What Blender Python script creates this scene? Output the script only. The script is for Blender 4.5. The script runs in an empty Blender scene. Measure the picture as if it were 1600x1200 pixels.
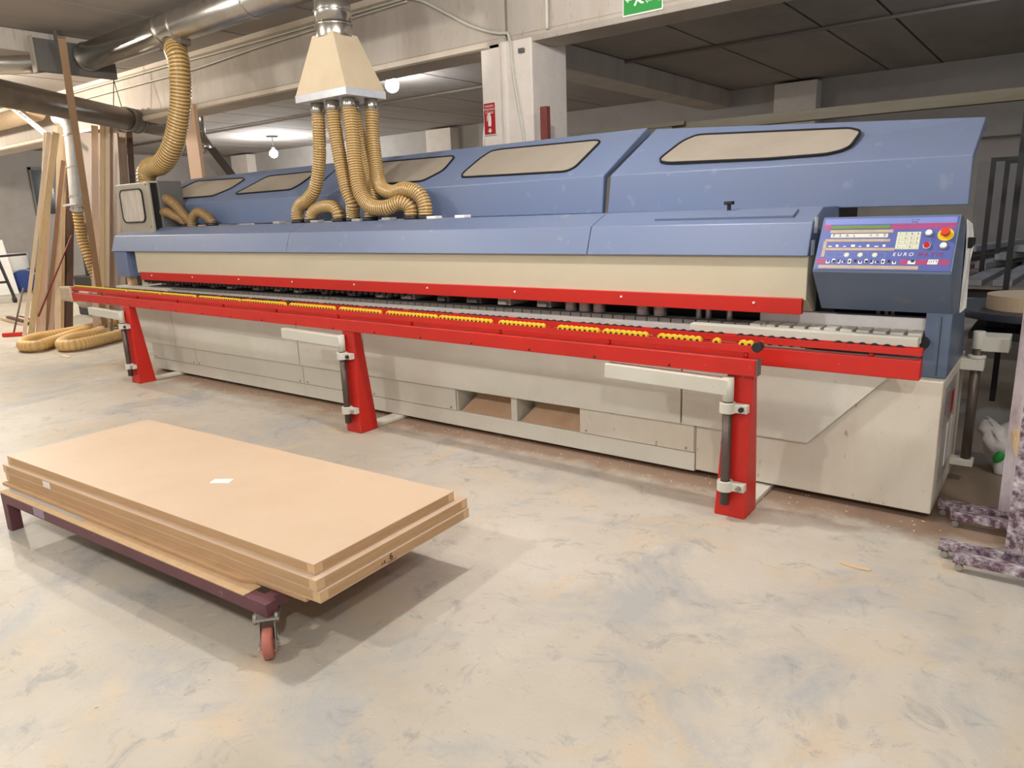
import bpy, bmesh, math, random
from mathutils import Vector, Matrix
random.seed(7)
S = bpy.context.scene
COL = S.collection
PI = math.pi

# ---------------------------------------------------------------- camera
F_PX = 1132.52
YAW, PITCH, ROLL = (math.radians(a) for a in (-37.4895, 13.4116, -2.134))
fwd = Vector((math.sin(YAW) * math.cos(PITCH), math.cos(YAW) * math.cos(PITCH), -math.sin(PITCH)))
r0 = Vector((math.cos(YAW), -math.sin(YAW), 0))
u0 = r0.cross(fwd)
rgt = r0 * math.cos(ROLL) + u0 * math.sin(ROLL)
upv = u0 * math.cos(ROLL) - r0 * math.sin(ROLL)
cd = bpy.data.cameras.new('camera')
cd.sensor_width = 36.0
cd.lens = F_PX / 1600 * 36.0
cd.clip_end = 200
cam = bpy.data.objects.new('camera', cd)
COL.objects.link(cam)
m = Matrix((rgt, upv, -fwd)).transposed().to_4x4()
m.translation = Vector((0, 0, 1.65))
cam.matrix_world = m
S.camera = cam

# ---------------------------------------------------------------- world, exposure, lights
S.view_settings.view_transform = 'Standard'
S.view_settings.look = 'None'
S.view_settings.gamma = 1
S.view_settings.use_curve_mapping = False
S.view_settings.exposure = 0.5
w = bpy.data.worlds.new('world')
S.world = w
w.use_nodes = True
w.node_tree.nodes['Background'].inputs[0].default_value = (1.0, 0.985, 0.965, 1)
w.node_tree.nodes['Background'].inputs[1].default_value = 0.46


def bulb_light(loc, power, color=(1, .93, .84), r=.09):
    l = bpy.data.lights.new('bulb_light', 'POINT')
    l.energy = power
    l.color = color
    l.shadow_soft_size = r
    o = bpy.data.objects.new('bulb_light', l)
    o.location = loc
    COL.objects.link(o)
    return o


WARM = (1, .92, .79)
COOL = (.94, .97, 1)
LAMPS = [  # x, y, z, power, colour
    (-2.4, 3.05, 3.45, 138, (1, .98, .95)),
    (-6.6, 1.9, 3.45, 95, (1, .97, .92)),
    (-13.0, 3.6, 3.5, 300, WARM),
    (1.4, 3.0, 3.45, 75, (1, .98, .96)),
    (-3.6, -0.9, 3.45, 140, (1, .98, .95)),
    (0.8, -0.9, 3.45, 160, (1, .98, .96)),
    (-8.2, -0.9, 3.45, 85, WARM),
    (-16.5, 7.8, 3.45, 170, WARM),
    (-19.0, 4.0, 3.45, 340, WARM),
    (-18.05, 12.98, 3.2, 230, COOL),
    (-9.3, 9.15, 3.55, 60, COOL),
    (0.35, 9.6, 3.55, 34, (.62, .78, 1)),
]
for (x, y, z, p, c) in LAMPS:
    bulb_light((x, y, z - .0), p, c)

# ---------------------------------------------------------------- helpers


def lin(c):
    out = []
    for v in c[:3]:
        v = v / 255.0
        out.append(v / 12.92 if v <= .04045 else ((v + .055) / 1.055) ** 2.4)
    return (*out, 1)


def mat(name, c, rough=.6, metal=0.0, c2=None, scale=3.0, amt=.5, fine=None, bump=0.0, bscale=60, stretch=None, spec=None, coat=0.0):
    """procedural paint / wood / metal: base colour c mixed with c2 through noise"""
    mt = bpy.data.materials.new(name)
    mt.use_nodes = True
    nt = mt.node_tree
    N, Lk = nt.nodes, nt.links
    b = N['Principled BSDF']
    b.inputs['Roughness'].default_value = rough
    b.inputs['Metallic'].default_value = metal
    if spec is not None:
        b.inputs['Specular IOR Level'].default_value = spec
    if coat:
        b.inputs['Coat Weight'].default_value = coat
        b.inputs['Coat Roughness'].default_value = .15
    tc = N.new('ShaderNodeTexCoord')
    mp = N.new('ShaderNodeMapping')
    Lk.new(tc.outputs['Object'], mp.inputs[0])
    if stretch:
        mp.inputs['Scale'].default_value = stretch
    col = lin(c)
    if c2 is None:
        c2 = tuple(v * .86 for v in c)
    n1 = N.new('ShaderNodeTexNoise')
    n1.inputs['Scale'].default_value = scale
    n1.inputs['Detail'].default_value = 8
    n1.inputs['Roughness'].default_value = .65
    Lk.new(mp.outputs[0], n1.inputs['Vector'])
    rp = N.new('ShaderNodeMapRange')
    rp.inputs[1].default_value = .42
    rp.inputs[2].default_value = .72
    rp.inputs[4].default_value = amt
    Lk.new(n1.outputs['Fac'], rp.inputs[0])
    mx = N.new('ShaderNodeMix')
    mx.data_type = 'RGBA'
    mx.inputs[6].default_value = col
    mx.inputs[7].default_value = lin(c2)
    Lk.new(rp.outputs[0], mx.inputs[0])
    last = mx.outputs[2]
    if fine:
        fc, fscale, famt, lo = fine
        n2 = N.new('ShaderNodeTexNoise')
        n2.inputs['Scale'].default_value = fscale
        n2.inputs['Detail'].default_value = 5
        Lk.new(mp.outputs[0], n2.inputs['Vector'])
        r2 = N.new('ShaderNodeMapRange')
        r2.inputs[1].default_value = lo
        r2.inputs[2].default_value = lo + .06
        r2.inputs[4].default_value = famt
        Lk.new(n2.outputs['Fac'], r2.inputs[0])
        m2 = N.new('ShaderNodeMix')
        m2.data_type = 'RGBA'
        m2.inputs[7].default_value = lin(fc)
        Lk.new(r2.outputs[0], m2.inputs[0])
        Lk.new(last, m2.inputs[6])
        last = m2.outputs[2]
    Lk.new(last, b.inputs['Base Color'])
    if bump:
        n3 = N.new('ShaderNodeTexNoise')
        n3.inputs['Scale'].default_value = bscale
        n3.inputs['Detail'].default_value = 6
        Lk.new(mp.outputs[0], n3.inputs['Vector'])
        bp = N.new('ShaderNodeBump')
        bp.inputs['Strength'].default_value = bump
        bp.inputs['Distance'].default_value = .01
        Lk.new(n3.outputs['Fac'], bp.inputs['Height'])
        Lk.new(bp.outputs[0], b.inputs['Normal'])
    return mt


def emis(name, c, s):
    mt = bpy.data.materials.new(name)
    mt.use_nodes = True
    b = mt.node_tree.nodes['Principled BSDF']
    b.inputs['Emission Color'].default_value = (*c, 1)
    b.inputs['Emission Strength'].default_value = s
    return mt


def W(o):
    mw = Matrix.Identity(4)
    while o is not None:
        mw = o.matrix_basis @ mw
        o = o.parent
    return mw


def thing(name, label, cat, loc=(0, 0, 0), rz=0.0, group=None):
    o = bpy.data.objects.new(name, None)
    COL.objects.link(o)
    o.location = loc
    o.rotation_euler = (0, 0, rz)
    o.empty_display_size = .1
    o['label'] = label
    o['category'] = cat
    if group:
        o['group'] = group
    return o


def tag(o, label, cat, group=None, kind=None):
    o['label'] = label
    o['category'] = cat
    if group:
        o['group'] = group
    if kind:
        o['kind'] = kind
    return o


def obj(name, bm, mt, parent=None, bevel=0.0, smooth=False, local=False, label=None, base=True):
    """link the bmesh (built in world space, unless local) as one mesh object"""
    bmesh.ops.recalc_face_normals(bm, faces=bm.faces[:])
    me = bpy.data.meshes.new(name)
    bm.to_mesh(me)
    bm.free()
    for mm in (mt if isinstance(mt, (list, tuple)) else [mt]):
        me.materials.append(mm)
    o = bpy.data.objects.new(name, me)
    COL.objects.link(o)
    if parent is not None:
        o.parent = parent
        if not local:
            me.transform(W(parent).inverted())
    elif base and not local:
        xs = [v.co.x for v in me.vertices]
        ys = [v.co.y for v in me.vertices]
        zs = [v.co.z for v in me.vertices]
        c = Vector(((min(xs) + max(xs)) / 2, (min(ys) + max(ys)) / 2, min(zs)))
        me.transform(Matrix.Translation(-c))
        o.location = c
    if smooth:
        for p in me.polygons:
            p.use_smooth = True
    if bevel:
        md = o.modifiers.new('bevel', 'BEVEL')
        md.width = bevel
        md.segments = 2
        md.limit_method = 'ANGLE'
    if label:
        o['label'] = label
    return o


def struct(name, bm, mt, bevel=0.0, parent=None):
    o = obj(name, bm, mt, parent, bevel, base=False)
    if parent is None:
        o['kind'] = 'structure'
    return o


def copy_tree(o, parent=None):
    c = o.copy()
    COL.objects.link(c)
    c.parent = parent
    for ch in list(o.children):
        copy_tree(ch, c)
    return c


def B():
    return bmesh.new()


def hexa(bm, p):
    """8 points: bottom 4 (ccw) then top 4"""
    v = [bm.verts.new(q) for q in p]
    for f in ((3, 2, 1, 0), (4, 5, 6, 7), (0, 1, 5, 4), (1, 2, 6, 5), (2, 3, 7, 6), (3, 0, 4, 7)):
        bm.faces.new([v[i] for i in f])
    return v


def box(bm, x0, x1, y0, y1, z0, z1):
    return hexa(bm, [(x0, y0, z0), (x1, y0, z0), (x1, y1, z0), (x0, y1, z0), (x0, y0, z1), (x1, y0, z1), (x1, y1, z1), (x0, y1, z1)])


def bar(bm, p0, p1, wid, hgt, up=(0, 0, 1), roll=0.0):
    p0, p1 = Vector(p0), Vector(p1)
    d = (p1 - p0).normalized()
    up = Vector(up)
    s = d.cross(up)
    if s.length < 1e-4:
        s = d.cross(Vector((0, 1, 0)))
    s.normalize()
    t = s.cross(d)
    if roll:
        s, t = s * math.cos(roll) + t * math.sin(roll), t * math.cos(roll) - s * math.sin(roll)
    s *= wid / 2
    t *= hgt / 2
    return hexa(bm, [p0 - s - t, p0 + s - t, p0 + s + t, p0 - s + t, p1 - s - t, p1 + s - t, p1 + s + t, p1 - s + t])


def prism(bm, prof, x0, x1, axis='x'):
    """polygon prof extruded; axis x: prof is (y,z); axis y: (x,z); axis z: (x,y)"""
    def pt(a, b, t):
        return {'x': (t, a, b), 'y': (a, t, b), 'z': (a, b, t)}[axis]
    A = [bm.verts.new(pt(a, b, x0)) for a, b in prof]
    C = [bm.verts.new(pt(a, b, x1)) for a, b in prof]
    n = len(prof)
    bm.faces.new(A)
    bm.faces.new(C[::-1])
    for i in range(n):
        j = (i + 1) % n
        bm.faces.new((A[i], C[i], C[j], A[j]))


def cyl(bm, p0, p1, r, r2=None, n=20, caps=True):
    p0, p1 = Vector(p0), Vector(p1)
    r2 = r if r2 is None else r2
    d = (p1 - p0).normalized()
    a = d.orthogonal().normalized()
    b = d.cross(a)
    A, C = [], []
    for i in range(n):
        t = 2 * PI * i / n
        e = a * math.cos(t) + b * math.sin(t)
        A.append(bm.verts.new(p0 + e * r))
        C.append(bm.verts.new(p1 + e * r2))
    for i in range(n):
        j = (i + 1) % n
        f = bm.faces.new((A[i], A[j], C[j], C[i]))
        f.smooth = True
    if caps:
        bm.faces.new(A[::-1])
        bm.faces.new(C)


def ringtube(bm, p0, p1, r_out, r_in, n=24):
    p0, p1 = Vector(p0), Vector(p1)
    d = (p1 - p0).normalized()
    a = d.orthogonal().normalized()
    b = d.cross(a)
    L = []
    for (p, r) in ((p0, r_out), (p1, r_out), (p1, r_in), (p0, r_in)):
        L.append([bm.verts.new(p + (a * math.cos(2 * PI * i / n) + b * math.sin(2 * PI * i / n)) * r) for i in range(n)])
    for k in range(4):
        A, C = L[k], L[(k + 1) % 4]
        for i in range(n):
            j = (i + 1) % n
            bm.faces.new((A[i], A[j], C[j], C[i]))


def smooth_path(pts, step=.02):
    P = [Vector(p) for p in pts]
    P = [P[0] * 2 - P[1]] + P + [P[-1] * 2 - P[-2]]
    out = []
    for i in range(1, len(P) - 2):
        a, b, c, d = P[i - 1:i + 3]
        n = max(2, int((c - b).length / step))
        for k in range(n):
            t = k / n
            out.append(.5 * ((2 * b) + (c - a) * t + (2 * a - 5 * b + 4 * c - d) * t * t + (3 * b - a - 3 * c + d) * t ** 3))
    out.append(P[-2])
    # resample evenly
    res = [out[0]]
    acc = 0
    for i in range(1, len(out)):
        seg = out[i] - out[i - 1]
        l = seg.length
        while l > 1e-9 and acc + l >= step:
            k = (step - acc) / l
            p = out[i - 1] + seg * k
            res.append(p)
            seg = out[i] - p
            l = seg.length
            out[i - 1] = p
            acc = 0
        acc += l
    if (res[-1] - out[-1]).length > step * .3:
        res.append(out[-1])
    return res


def sweep(bm, path, rf, n=16, caps=True, mf=None):
    """tube of radius rf(i) along a list of points"""
    T = []
    for i in range(len(path)):
        a = path[max(0, i - 1)]
        b = path[min(len(path) - 1, i + 1)]
        T.append((b - a).normalized())
    u = T[0].orthogonal().normalized()
    rings = []
    for i, p in enumerate(path):
        u = (u - T[i] * u.dot(T[i])).normalized()
        v = T[i].cross(u)
        r = rf(i)
        rings.append([bm.verts.new(p + (u * math.cos(2 * PI * k / n) + v * math.sin(2 * PI * k / n)) * r) for k in range(n)])
    for i in range(len(rings) - 1):
        for k in range(n):
            j = (k + 1) % n
            f = bm.faces.new((rings[i][k], rings[i][j], rings[i + 1][j], rings[i + 1][k]))
            f.smooth = True
            if mf:
                f.material_index = mf(i)
    if caps:
        bm.faces.new(rings[0][::-1])
        bm.faces.new(rings[-1])


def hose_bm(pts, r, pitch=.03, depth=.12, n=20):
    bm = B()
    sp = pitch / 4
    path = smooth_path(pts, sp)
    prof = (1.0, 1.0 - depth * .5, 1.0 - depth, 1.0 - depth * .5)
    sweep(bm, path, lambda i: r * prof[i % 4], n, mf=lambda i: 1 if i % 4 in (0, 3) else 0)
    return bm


def tube_bm(pts, r, n=10, step=.03):
    bm = B()
    sweep(bm, smooth_path(pts, step), lambda i: r, n)
    return bm


def text(name, s, size, mt, parent, loc, rot=(0, 0, 0), extr=.0006, align='CENTER', shear=0.0, sx=1.0):
    cu = bpy.data.curves.new(name, 'FONT')
    cu.body = s
    cu.size = size
    cu.extrude = extr
    cu.align_x = align
    cu.align_y = 'CENTER'
    cu.shear = shear
    tmp = bpy.data.objects.new(name, cu)
    COL.objects.link(tmp)
    bpy.context.view_layer.update()
    me = bpy.data.meshes.new_from_object(tmp.evaluated_get(bpy.context.evaluated_depsgraph_get()))
    bpy.data.objects.remove(tmp)
    bpy.data.curves.remove(cu)
    me.materials.clear()
    me.materials.append(mt)
    o = bpy.data.objects.new(name, me)
    COL.objects.link(o)
    o.parent = parent
    o.location = loc
    o.rotation_euler = rot
    o.scale = (sx, 1, 1)
    return o


# ---------------------------------------------------------------- materials
CREAM = mat('cream_paint', (208, 206, 193), .5, c2=(194, 189, 172), scale=2.2, amt=.6, fine=((130, 110, 84), 55, .5, .70))
CREAMD = mat('stained_cream_paint', (212, 206, 192), .6, c2=(196, 184, 160), scale=3.2, amt=.6, fine=((136, 110, 78), 26, .6, .655), stretch=(1, 1, .4))
HOODCREAM = mat('hood_cream_paint', (198, 189, 164), .42, c2=(188, 178, 152), scale=1.0, amt=.6)
BLUE = mat('blue_paint', (106, 120, 150), .42, c2=(114, 122, 142), scale=1.0, amt=.7, fine=((160, 165, 176), 9, .2, .64))
BLUED = mat('dark_blue_paint', (96, 112, 136), .42, c2=(86, 101, 124), scale=2, amt=.7, fine=((150, 124, 88), 5, .3, .62))
RED = mat('red_paint', (200, 34, 22), .42, c2=(180, 32, 24), scale=4, amt=.7, fine=((214, 150, 130), 45, .5, .70))
REDG = mat('red_guard_paint', (196, 34, 20), .45, c2=(180, 36, 24), scale=2, amt=.7)
YELLOW = mat('yellow_plastic', (236, 196, 30), .4)
BLACK = mat('black_rubber', (22, 22, 23), .55)
DARK = mat('dark_steel', (44, 43, 44), .5, .3)
CHAIN = mat('dark_chain_pad', (112, 108, 104), .55, .1, c2=(88, 84, 80), scale=20, amt=.6)
WHITEPAD = mat('dusty_white_pad', (212, 206, 194), .6, c2=(180, 172, 160), scale=18, amt=.5)
GREYSTRIP = mat('grey_strip', (178, 174, 170), .45, .2, c2=(150, 146, 142), scale=4)
ALU = mat('brushed_aluminium', (238, 234, 232), .4, .1, c2=(206, 198, 194), scale=5, stretch=(1, 12, 1))
STEEL = mat('worn_steel', (168, 164, 158), .38, .6, c2=(110, 104, 98), scale=12)
PIPE = mat('dark_pipe_steel', (104, 92, 86), .42, .6, c2=(84, 72, 66), scale=14)
GALV = mat('galvanised_duct', (190, 186, 178), .26, .92, c2=(160, 150, 136), scale=4, amt=.6)
GALVD = mat('dusty_duct', (128, 116, 104), .45, .45, c2=(96, 84, 72), scale=3, amt=.7)
GALVL = mat('pale_duct', (206, 206, 204), .35, .5, c2=(180, 178, 172), scale=5)
HOPPER = mat('dusty_hopper_sheet', (212, 194, 164), .7, .0, c2=(196, 174, 142), scale=3, amt=.6)
RIM = mat('bare_sheet_rim', (206, 206, 208), .4, .4, c2=(180, 180, 184), scale=9)
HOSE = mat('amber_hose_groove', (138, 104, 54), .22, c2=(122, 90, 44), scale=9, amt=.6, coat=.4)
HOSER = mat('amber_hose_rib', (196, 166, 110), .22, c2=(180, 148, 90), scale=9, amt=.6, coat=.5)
HOSEK = mat('dull_hose_groove', (118, 90, 54), .4)
HOSEKR = mat('dull_hose_rib', (158, 128, 84), .4)
HOSEDR = mat('dusty_hose_rib', (222, 186, 126), .5)
HOSED = mat('dusty_floor_hose', (206, 164, 100), .5, c2=(196, 156, 96), scale=6, amt=.6)
GLASS = mat('dusty_viewing_glass', (160, 150, 136), .16, c2=(146, 136, 122), scale=1.6, amt=.7, spec=.6)
MDF = mat('mdf_face', (208, 183, 156), .55, c2=(198, 172, 144), scale=2.5, amt=.6)
MDFE = mat('mdf_edge', (192, 156, 116), .7, c2=(176, 140, 100), scale=5, amt=.8, stretch=(1, 1, 12))
PINE = mat('pine_edge', (216, 182, 140), .6, c2=(200, 164, 120), scale=6, stretch=(1, 1, 8))
MAROON = mat('maroon_paint', (104, 62, 70), .5, c2=(84, 48, 56), scale=5, amt=.7, fine=((160, 140, 150), 14, .5, .66))
PURPLE = mat('film_wrapped_purple', (92, 62, 80), .35, c2=(222, 216, 220), scale=55, amt=1, stretch=(.5, 1, .5), coat=.5)
PURPLEW = mat('white_film_wrap', (200, 192, 196), .3, c2=(150, 120, 136), scale=16, amt=.8, stretch=(1, 1, .3), coat=.5)
CASTER = mat('red_caster_rubber', (180, 104, 90), .6, c2=(160, 124, 108), scale=20)
WHITE = mat('white_paper', (236, 234, 230), .6, c2=(220, 218, 214), scale=8)
INK = mat('ink', (40, 34, 30), .7)
LEDGE = mat('pale_ledge', (222, 208, 190), .8, c2=(204, 188, 168), scale=4)
CONC = mat('beam_concrete', (194, 184, 173), .85, c2=(172, 158, 144), scale=2.2, amt=.8, fine=((140, 126, 112), 26, .35, .62), stretch=(1, 1, .25), bump=.15)
CEIL = mat('ceiling_concrete', (158, 150, 143), .9, c2=(136, 128, 122), scale=1.4, amt=.8, stretch=(1, .35, 1))
JOINT = mat('joint_shadow_gap', (60, 54, 50), .9)
PLASTER = mat('white_plaster', (236, 226, 216), .85, c2=(222, 210, 198), scale=5, amt=.6, fine=((176, 160, 144), 60, .4, .64), bump=.25)
WALL = mat('back_wall_plaster', (176, 170, 164), .9, c2=(160, 153, 147), scale=1.5, amt=.8)
SIGNRED = mat('sign_red', (182, 24, 34), .4)
SIGNGREEN = mat('sign_green', (38, 150, 62), .4)
SIGNWHITE = mat('sign_white', (240, 238, 230), .4)
MUSTARD = mat('dusty_mustard_steel', (84, 78, 64), .6, .1, c2=(74, 62, 38), scale=2.5, amt=.9, stretch=(1, 8, 8))
BROWNRED = mat('brown_red_primer', (122, 58, 52), .6)
GREYBOX = mat('grey_damper_box', (112, 110, 106), .5, .3)
CABINET = mat('warm_grey_cabinet', (160, 152, 136), .5, c2=(150, 142, 126), scale=5)
PANELBLUE = mat('panel_blue_print', (82, 94, 160), .4)
PANELTOP = mat('panel_light_blue_print', (116, 130, 192), .4)
PINK = mat('panel_pink_print', (188, 54, 92), .4)
GREEN = mat('display_green', (104, 132, 56), .3)
TAPE = mat('old_packing_tape', (176, 158, 138), .35, c2=(150, 130, 108), scale=30)
KEYC = mat('keypad_cream', (204, 206, 186), .5)
BTNRED = mat('button_red', (190, 24, 30), .3)
ESTOP = mat('stop_button_red', (204, 62, 38), .35)
LETRED = mat('letter_red', (172, 36, 58), .4)
WOODP = [mat('pale_plank', (226, 206, 178), .6, c2=(210, 184, 150), scale=5, stretch=(6, 6, .6)),
         mat('pine_plank', (208, 182, 140), .6, c2=(184, 150, 108), scale=5, stretch=(6, 6, .6)),
         mat('brown_plank', (150, 118, 92), .6, c2=(120, 90, 66), scale=5, stretch=(6, 6, .6)),
         mat('pink_plank', (212, 186, 166), .6, c2=(194, 162, 138), scale=5, stretch=(6, 6, .6)),
         mat('dark_plank', (92, 66, 52), .6, c2=(64, 44, 36), scale=5, stretch=(6, 6, .6))]
GREYBOARD = mat('grey_board', (128, 114, 104), .6)
DRUM = mat('blue_drum_plastic', (34, 60, 128), .4)
GREYPILE = mat('grey_profile', (146, 146, 150), .5, .2, c2=(120, 120, 126), scale=6)
TABLETOP = mat('dark_table_top', (58, 62, 72), .45)
ROLLM = mat('edging_roll', (214, 190, 156), .6, c2=(196, 170, 136), scale=3)
BULB = emis('lit_bulb', (1, 1, 1), 45)

# floor: worn concrete with tan patches, grey patches, scratches and a strip of sawdust and painted shadow along the machine
FLOOR = bpy.data.materials.new('worn_concrete_floor')
FLOOR.use_nodes = True
nt = FLOOR.node_tree
N, Lk = nt.nodes, nt.links
bs = N['Principled BSDF']
bs.inputs['Roughness'].default_value = .5
bs.inputs['Specular IOR Level'].default_value = .35
tc = N.new('ShaderNodeTexCoord')


def noise(scale, detail=8, rough=.6, vec=None, dist=0.0):
    n = N.new('ShaderNodeTexNoise')
    n.inputs['Scale'].default_value = scale
    n.inputs['Detail'].default_value = detail
    n.inputs['Roughness'].default_value = rough
    n.inputs['Distortion'].default_value = dist
    Lk.new(vec or tc.outputs['Object'], n.inputs['Vector'])
    return n.outputs['Fac']


def rng(src, a, b, c=0.0, d=1.0):
    r = N.new('ShaderNodeMapRange')
    r.inputs[1].default_value = a
    r.inputs[2].default_value = b
    r.inputs[3].default_value = c
    r.inputs[4].default_value = d
    Lk.new(src, r.inputs[0])
    return r.outputs[0]


def mixc(fac, a, b):
    mx = N.new('ShaderNodeMix')
    mx.data_type = 'RGBA'
    Lk.new(fac, mx.inputs[0])
    for i, v in ((6, a), (7, b)):
        if isinstance(v, tuple):
            mx.inputs[i].default_value = lin(v)
        else:
            Lk.new(v, mx.inputs[i])
    return mx.outputs[2]


def mul(a, b):
    n = N.new('ShaderNodeMath')
    n.operation = 'MULTIPLY'
    Lk.new(a, n.inputs[0])
    if isinstance(b, float):
        n.inputs[1].default_value = b
    else:
        Lk.new(b, n.inputs[1])
    return n.outputs[0]


c = mixc(rng(noise(.55, 6), .36, .64), (204, 197, 185), (178, 170, 155))
c = mixc(rng(noise(1.3, 9, .7, dist=.6), .50, .62, 0, .8), c, (166, 167, 166))
c = mixc(rng(noise(1.9, 9, .65, dist=.8), .54, .64, 0, .55), c, (204, 182, 150))
c = mixc(rng(noise(5.5, 9, .75, dist=1.0), .55, .65, 0, .65), c, (146, 145, 142))
c = mixc(rng(noise(7.0, 9, .8, dist=.5), .62, .68, 0, .5), c, (214, 206, 196))
c = mixc(rng(noise(38, 6, .7), .64, .70, 0, .5), c, (146, 132, 114))
c = mixc(rng(noise(110, 4, .7), .60, .72, 0, .35), c, (226, 220, 210))
c = mixc(rng(noise(16, 8, .8, dist=.4), .60, .70, 0, .6), c, (158, 148, 134))
mp = N.new('ShaderNodeMapping')
mp.inputs['Rotation'].default_value = (0, 0, .5)
mp.inputs['Scale'].default_value = (1.2, 16, 1)
Lk.new(tc.outputs['Object'], mp.inputs[0])
c = mixc(rng(noise(2.4, 7, .7, mp.outputs[0]), .64, .70, 0, .55), c, (136, 128, 118))
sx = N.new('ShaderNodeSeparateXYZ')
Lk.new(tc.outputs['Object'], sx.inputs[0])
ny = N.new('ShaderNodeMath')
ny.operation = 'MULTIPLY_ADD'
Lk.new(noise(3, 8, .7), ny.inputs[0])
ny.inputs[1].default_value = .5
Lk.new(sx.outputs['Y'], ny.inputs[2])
dust_shade = mul(rng(ny.outputs[0], 4.02, 4.2), rng(ny.outputs[0], 6.6, 6.2))
dust_shade = mul(dust_shade, rng(sx.outputs['X'], -9.6, -8.4))
c = mixc(mul(dust_shade, .88), c, (140, 112, 90))  # brown of the sawdust, deepened to paint in the machine's shadow
# the right-hand corner under the racks is greyer
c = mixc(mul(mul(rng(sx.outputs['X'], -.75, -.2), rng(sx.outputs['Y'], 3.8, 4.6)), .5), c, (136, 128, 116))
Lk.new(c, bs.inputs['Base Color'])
bp = N.new('ShaderNodeBump')
bp.inputs['Strength'].default_value = .12
bp.inputs['Distance'].default_value = .01
Lk.new(noise(45, 6), bp.inputs['Height'])
Lk.new(bp.outputs[0], bs.inputs['Normal'])

# ---------------------------------------------------------------- the setting
CZ = 3.92
bm = B()
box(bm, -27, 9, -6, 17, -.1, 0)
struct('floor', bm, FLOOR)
bm = B()
bm2 = B()
# ceiling planks laid across both bays, joints run away from the camera
for (xs, y0, y1) in (((-27.0, -25.3, -23.6, -21.9, -20.4, -18.9, -17.42, -15.94, -14.46, -12.98, -11.52, -10.05, -8.56, -7.08, -5.6, -4.1, -2.6, -1.1, .4, 1.9, 3.4, 5, 7, 9), -6, 6.2),
                     ((-27.0, -25.3, -23.7, -22.2, -20.7, -19.22, -17.74, -16.26, -14.78, -13.3, -11.82, -10.34, -8.86, -7.4, -5.96, -4.49, -3.0, -2.14, -.66, .8, 2.3, 3.8, 5.3, 7, 9), 6.2, 17)):
    for a, b in zip(xs[:-1], xs[1:]):
        box(bm, a + .02, b - .02, y0, y1, CZ, CZ + .2)
box(bm2, -27, 9, -6, 17, CZ + .1, CZ + .22)
me = bpy.data.meshes.new('tmp')
bm2.to_mesh(me)
bm.from_mesh(me)
bm2.free()
bpy.data.meshes.remove(me)
struct('ceiling', bm, CEIL)
bm = B()
box(bm, -27, 9, 15.95, 16.3, 0, 2.62)
struct('wall_back', bm, WALL)
bm = B()
box(bm, -25.3, -25, -6, 16, 0, CZ)
struct('wall_left', bm, WALL)
bm = B()
box(bm, 8.8, 9.1, 1.0, 16, 0, CZ)
struct('unseen_wall_right', bm, WALL)  # out of view, added to keep ambient light from entering at the right
# main beam along the machine, its lower ledge and the two ledges / beams behind
bm = B()
box(bm, -25, -4.53, 6.0, 6.4, 3.27, CZ)
box(bm, -4.50, 9, 6.0, 6.4, 3.27, CZ)
box(bm, -25, -4.53, 6.0, 6.4, 3.19, 3.27)
prism(bm, [(6.0, 3.27), (5.99, 3.24), (6.02, 3.19), (6.4, 3.19), (6.4, 3.27)], -4.5, 9)
struct('trim_1', bm, CONC, .006)
bm = B()
prism(bm, [(6.0, 3.85), (5.93, 3.86), (5.93, 3.92), (6.0, 3.92)], -25, -5.1)
struct('trim_5', bm, LEDGE, .004)
bm = B()
prism(bm, [(6.0, 3.262), (5.955, 3.25), (5.955, 3.20), (6.0, 3.19)], -25, -4.72)
struct('trim_6', bm, LEDGE, .004)
bm = B()
box(bm, -25, 9, 15.6, 15.95, 2.61, CZ)
struct('trim_2', bm, WALL, .01)
bm = B()
box(bm, -6.5, -5.96, 6.4, 15.6, 3.58, CZ)
struct('trim_3', bm, CONC, .01)
bm = B()
box(bm, -10.5, -10.05, -6, 4.8, 3.68, CZ)
struct('trim_4', bm, CONC, .01)


def pillar(x0, x1, y0, y1, zt, mt):
    b = B()
    prism(b, [(x0, y0), (x0 + .24, y0), (x0 + .26, y0 - .012), (x0 + .30, y0 - .012), (x0 + .32, y0), (x1, y0), (x1, y1), (x0, y1)], 0, zt, 'z')
    return b


struct('wall_pillar', pillar(-4.84, -4.225, 6.0, 6.6, 3.235, PLASTER), PLASTER, .012)
for i, (a, b_) in enumerate(((-23.7, -22.75), (-14.35, -13.45), (-4.95, -4.15))):
    bm = B()
    box(bm, a, b_, 15.25, 15.6, 0, CZ - .05)
    struct('wall_pillar', bm, PLASTER, .01)

# lamps: those the photograph shows get a fixture with a lit bulb
def lamp(x, y, zb, zc, label):
    t = thing('hanging_lamp', label, 'lamp', (x, y, zb), group='bulb lamps under the ceiling')
    b = B()
    cyl(b, (x, y, zc - .03), (x, y, zc), .16, .14, 24)
    obj('ceiling_plate', b, GREYBOX, t)
    b = B()
    cyl(b, (x, y, zb + .16), (x, y, zc - .03), .012, n=8)
    obj('stem', b, STEEL, t)
    b = B()
    cyl(b, (x, y, zb + .1), (x, y, zb + .17), .05, .035, 16)
    obj('socket', b, WHITE, t)
    b = B()
    bmesh.ops.create_uvsphere(b, u_segments=20, v_segments=12, radius=.115, matrix=Matrix.Translation((x, y, zb)))
    obj('bulb', b, BULB, t, smooth=True)
    return t


lamp(-18.05, 12.98, 3.455, CZ, 'lit white bulb hanging from a ceiling plate, far behind left of the hopper')
lamp(-9.3, 9.15, 3.76, CZ, 'lit white bulb close under the ceiling right beside the tan hopper')
lamp(.35, 9.9, 3.72, CZ, 'bluish lit bulb at the top right corner over the dark bay')

# ---------------------------------------------------------------- the edge banding machine
MC = thing('edge_banding_machine', 'long blue, cream and red edge banding machine across the middle of the hall', 'machine', (-4.6, 4.6, 0))


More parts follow.
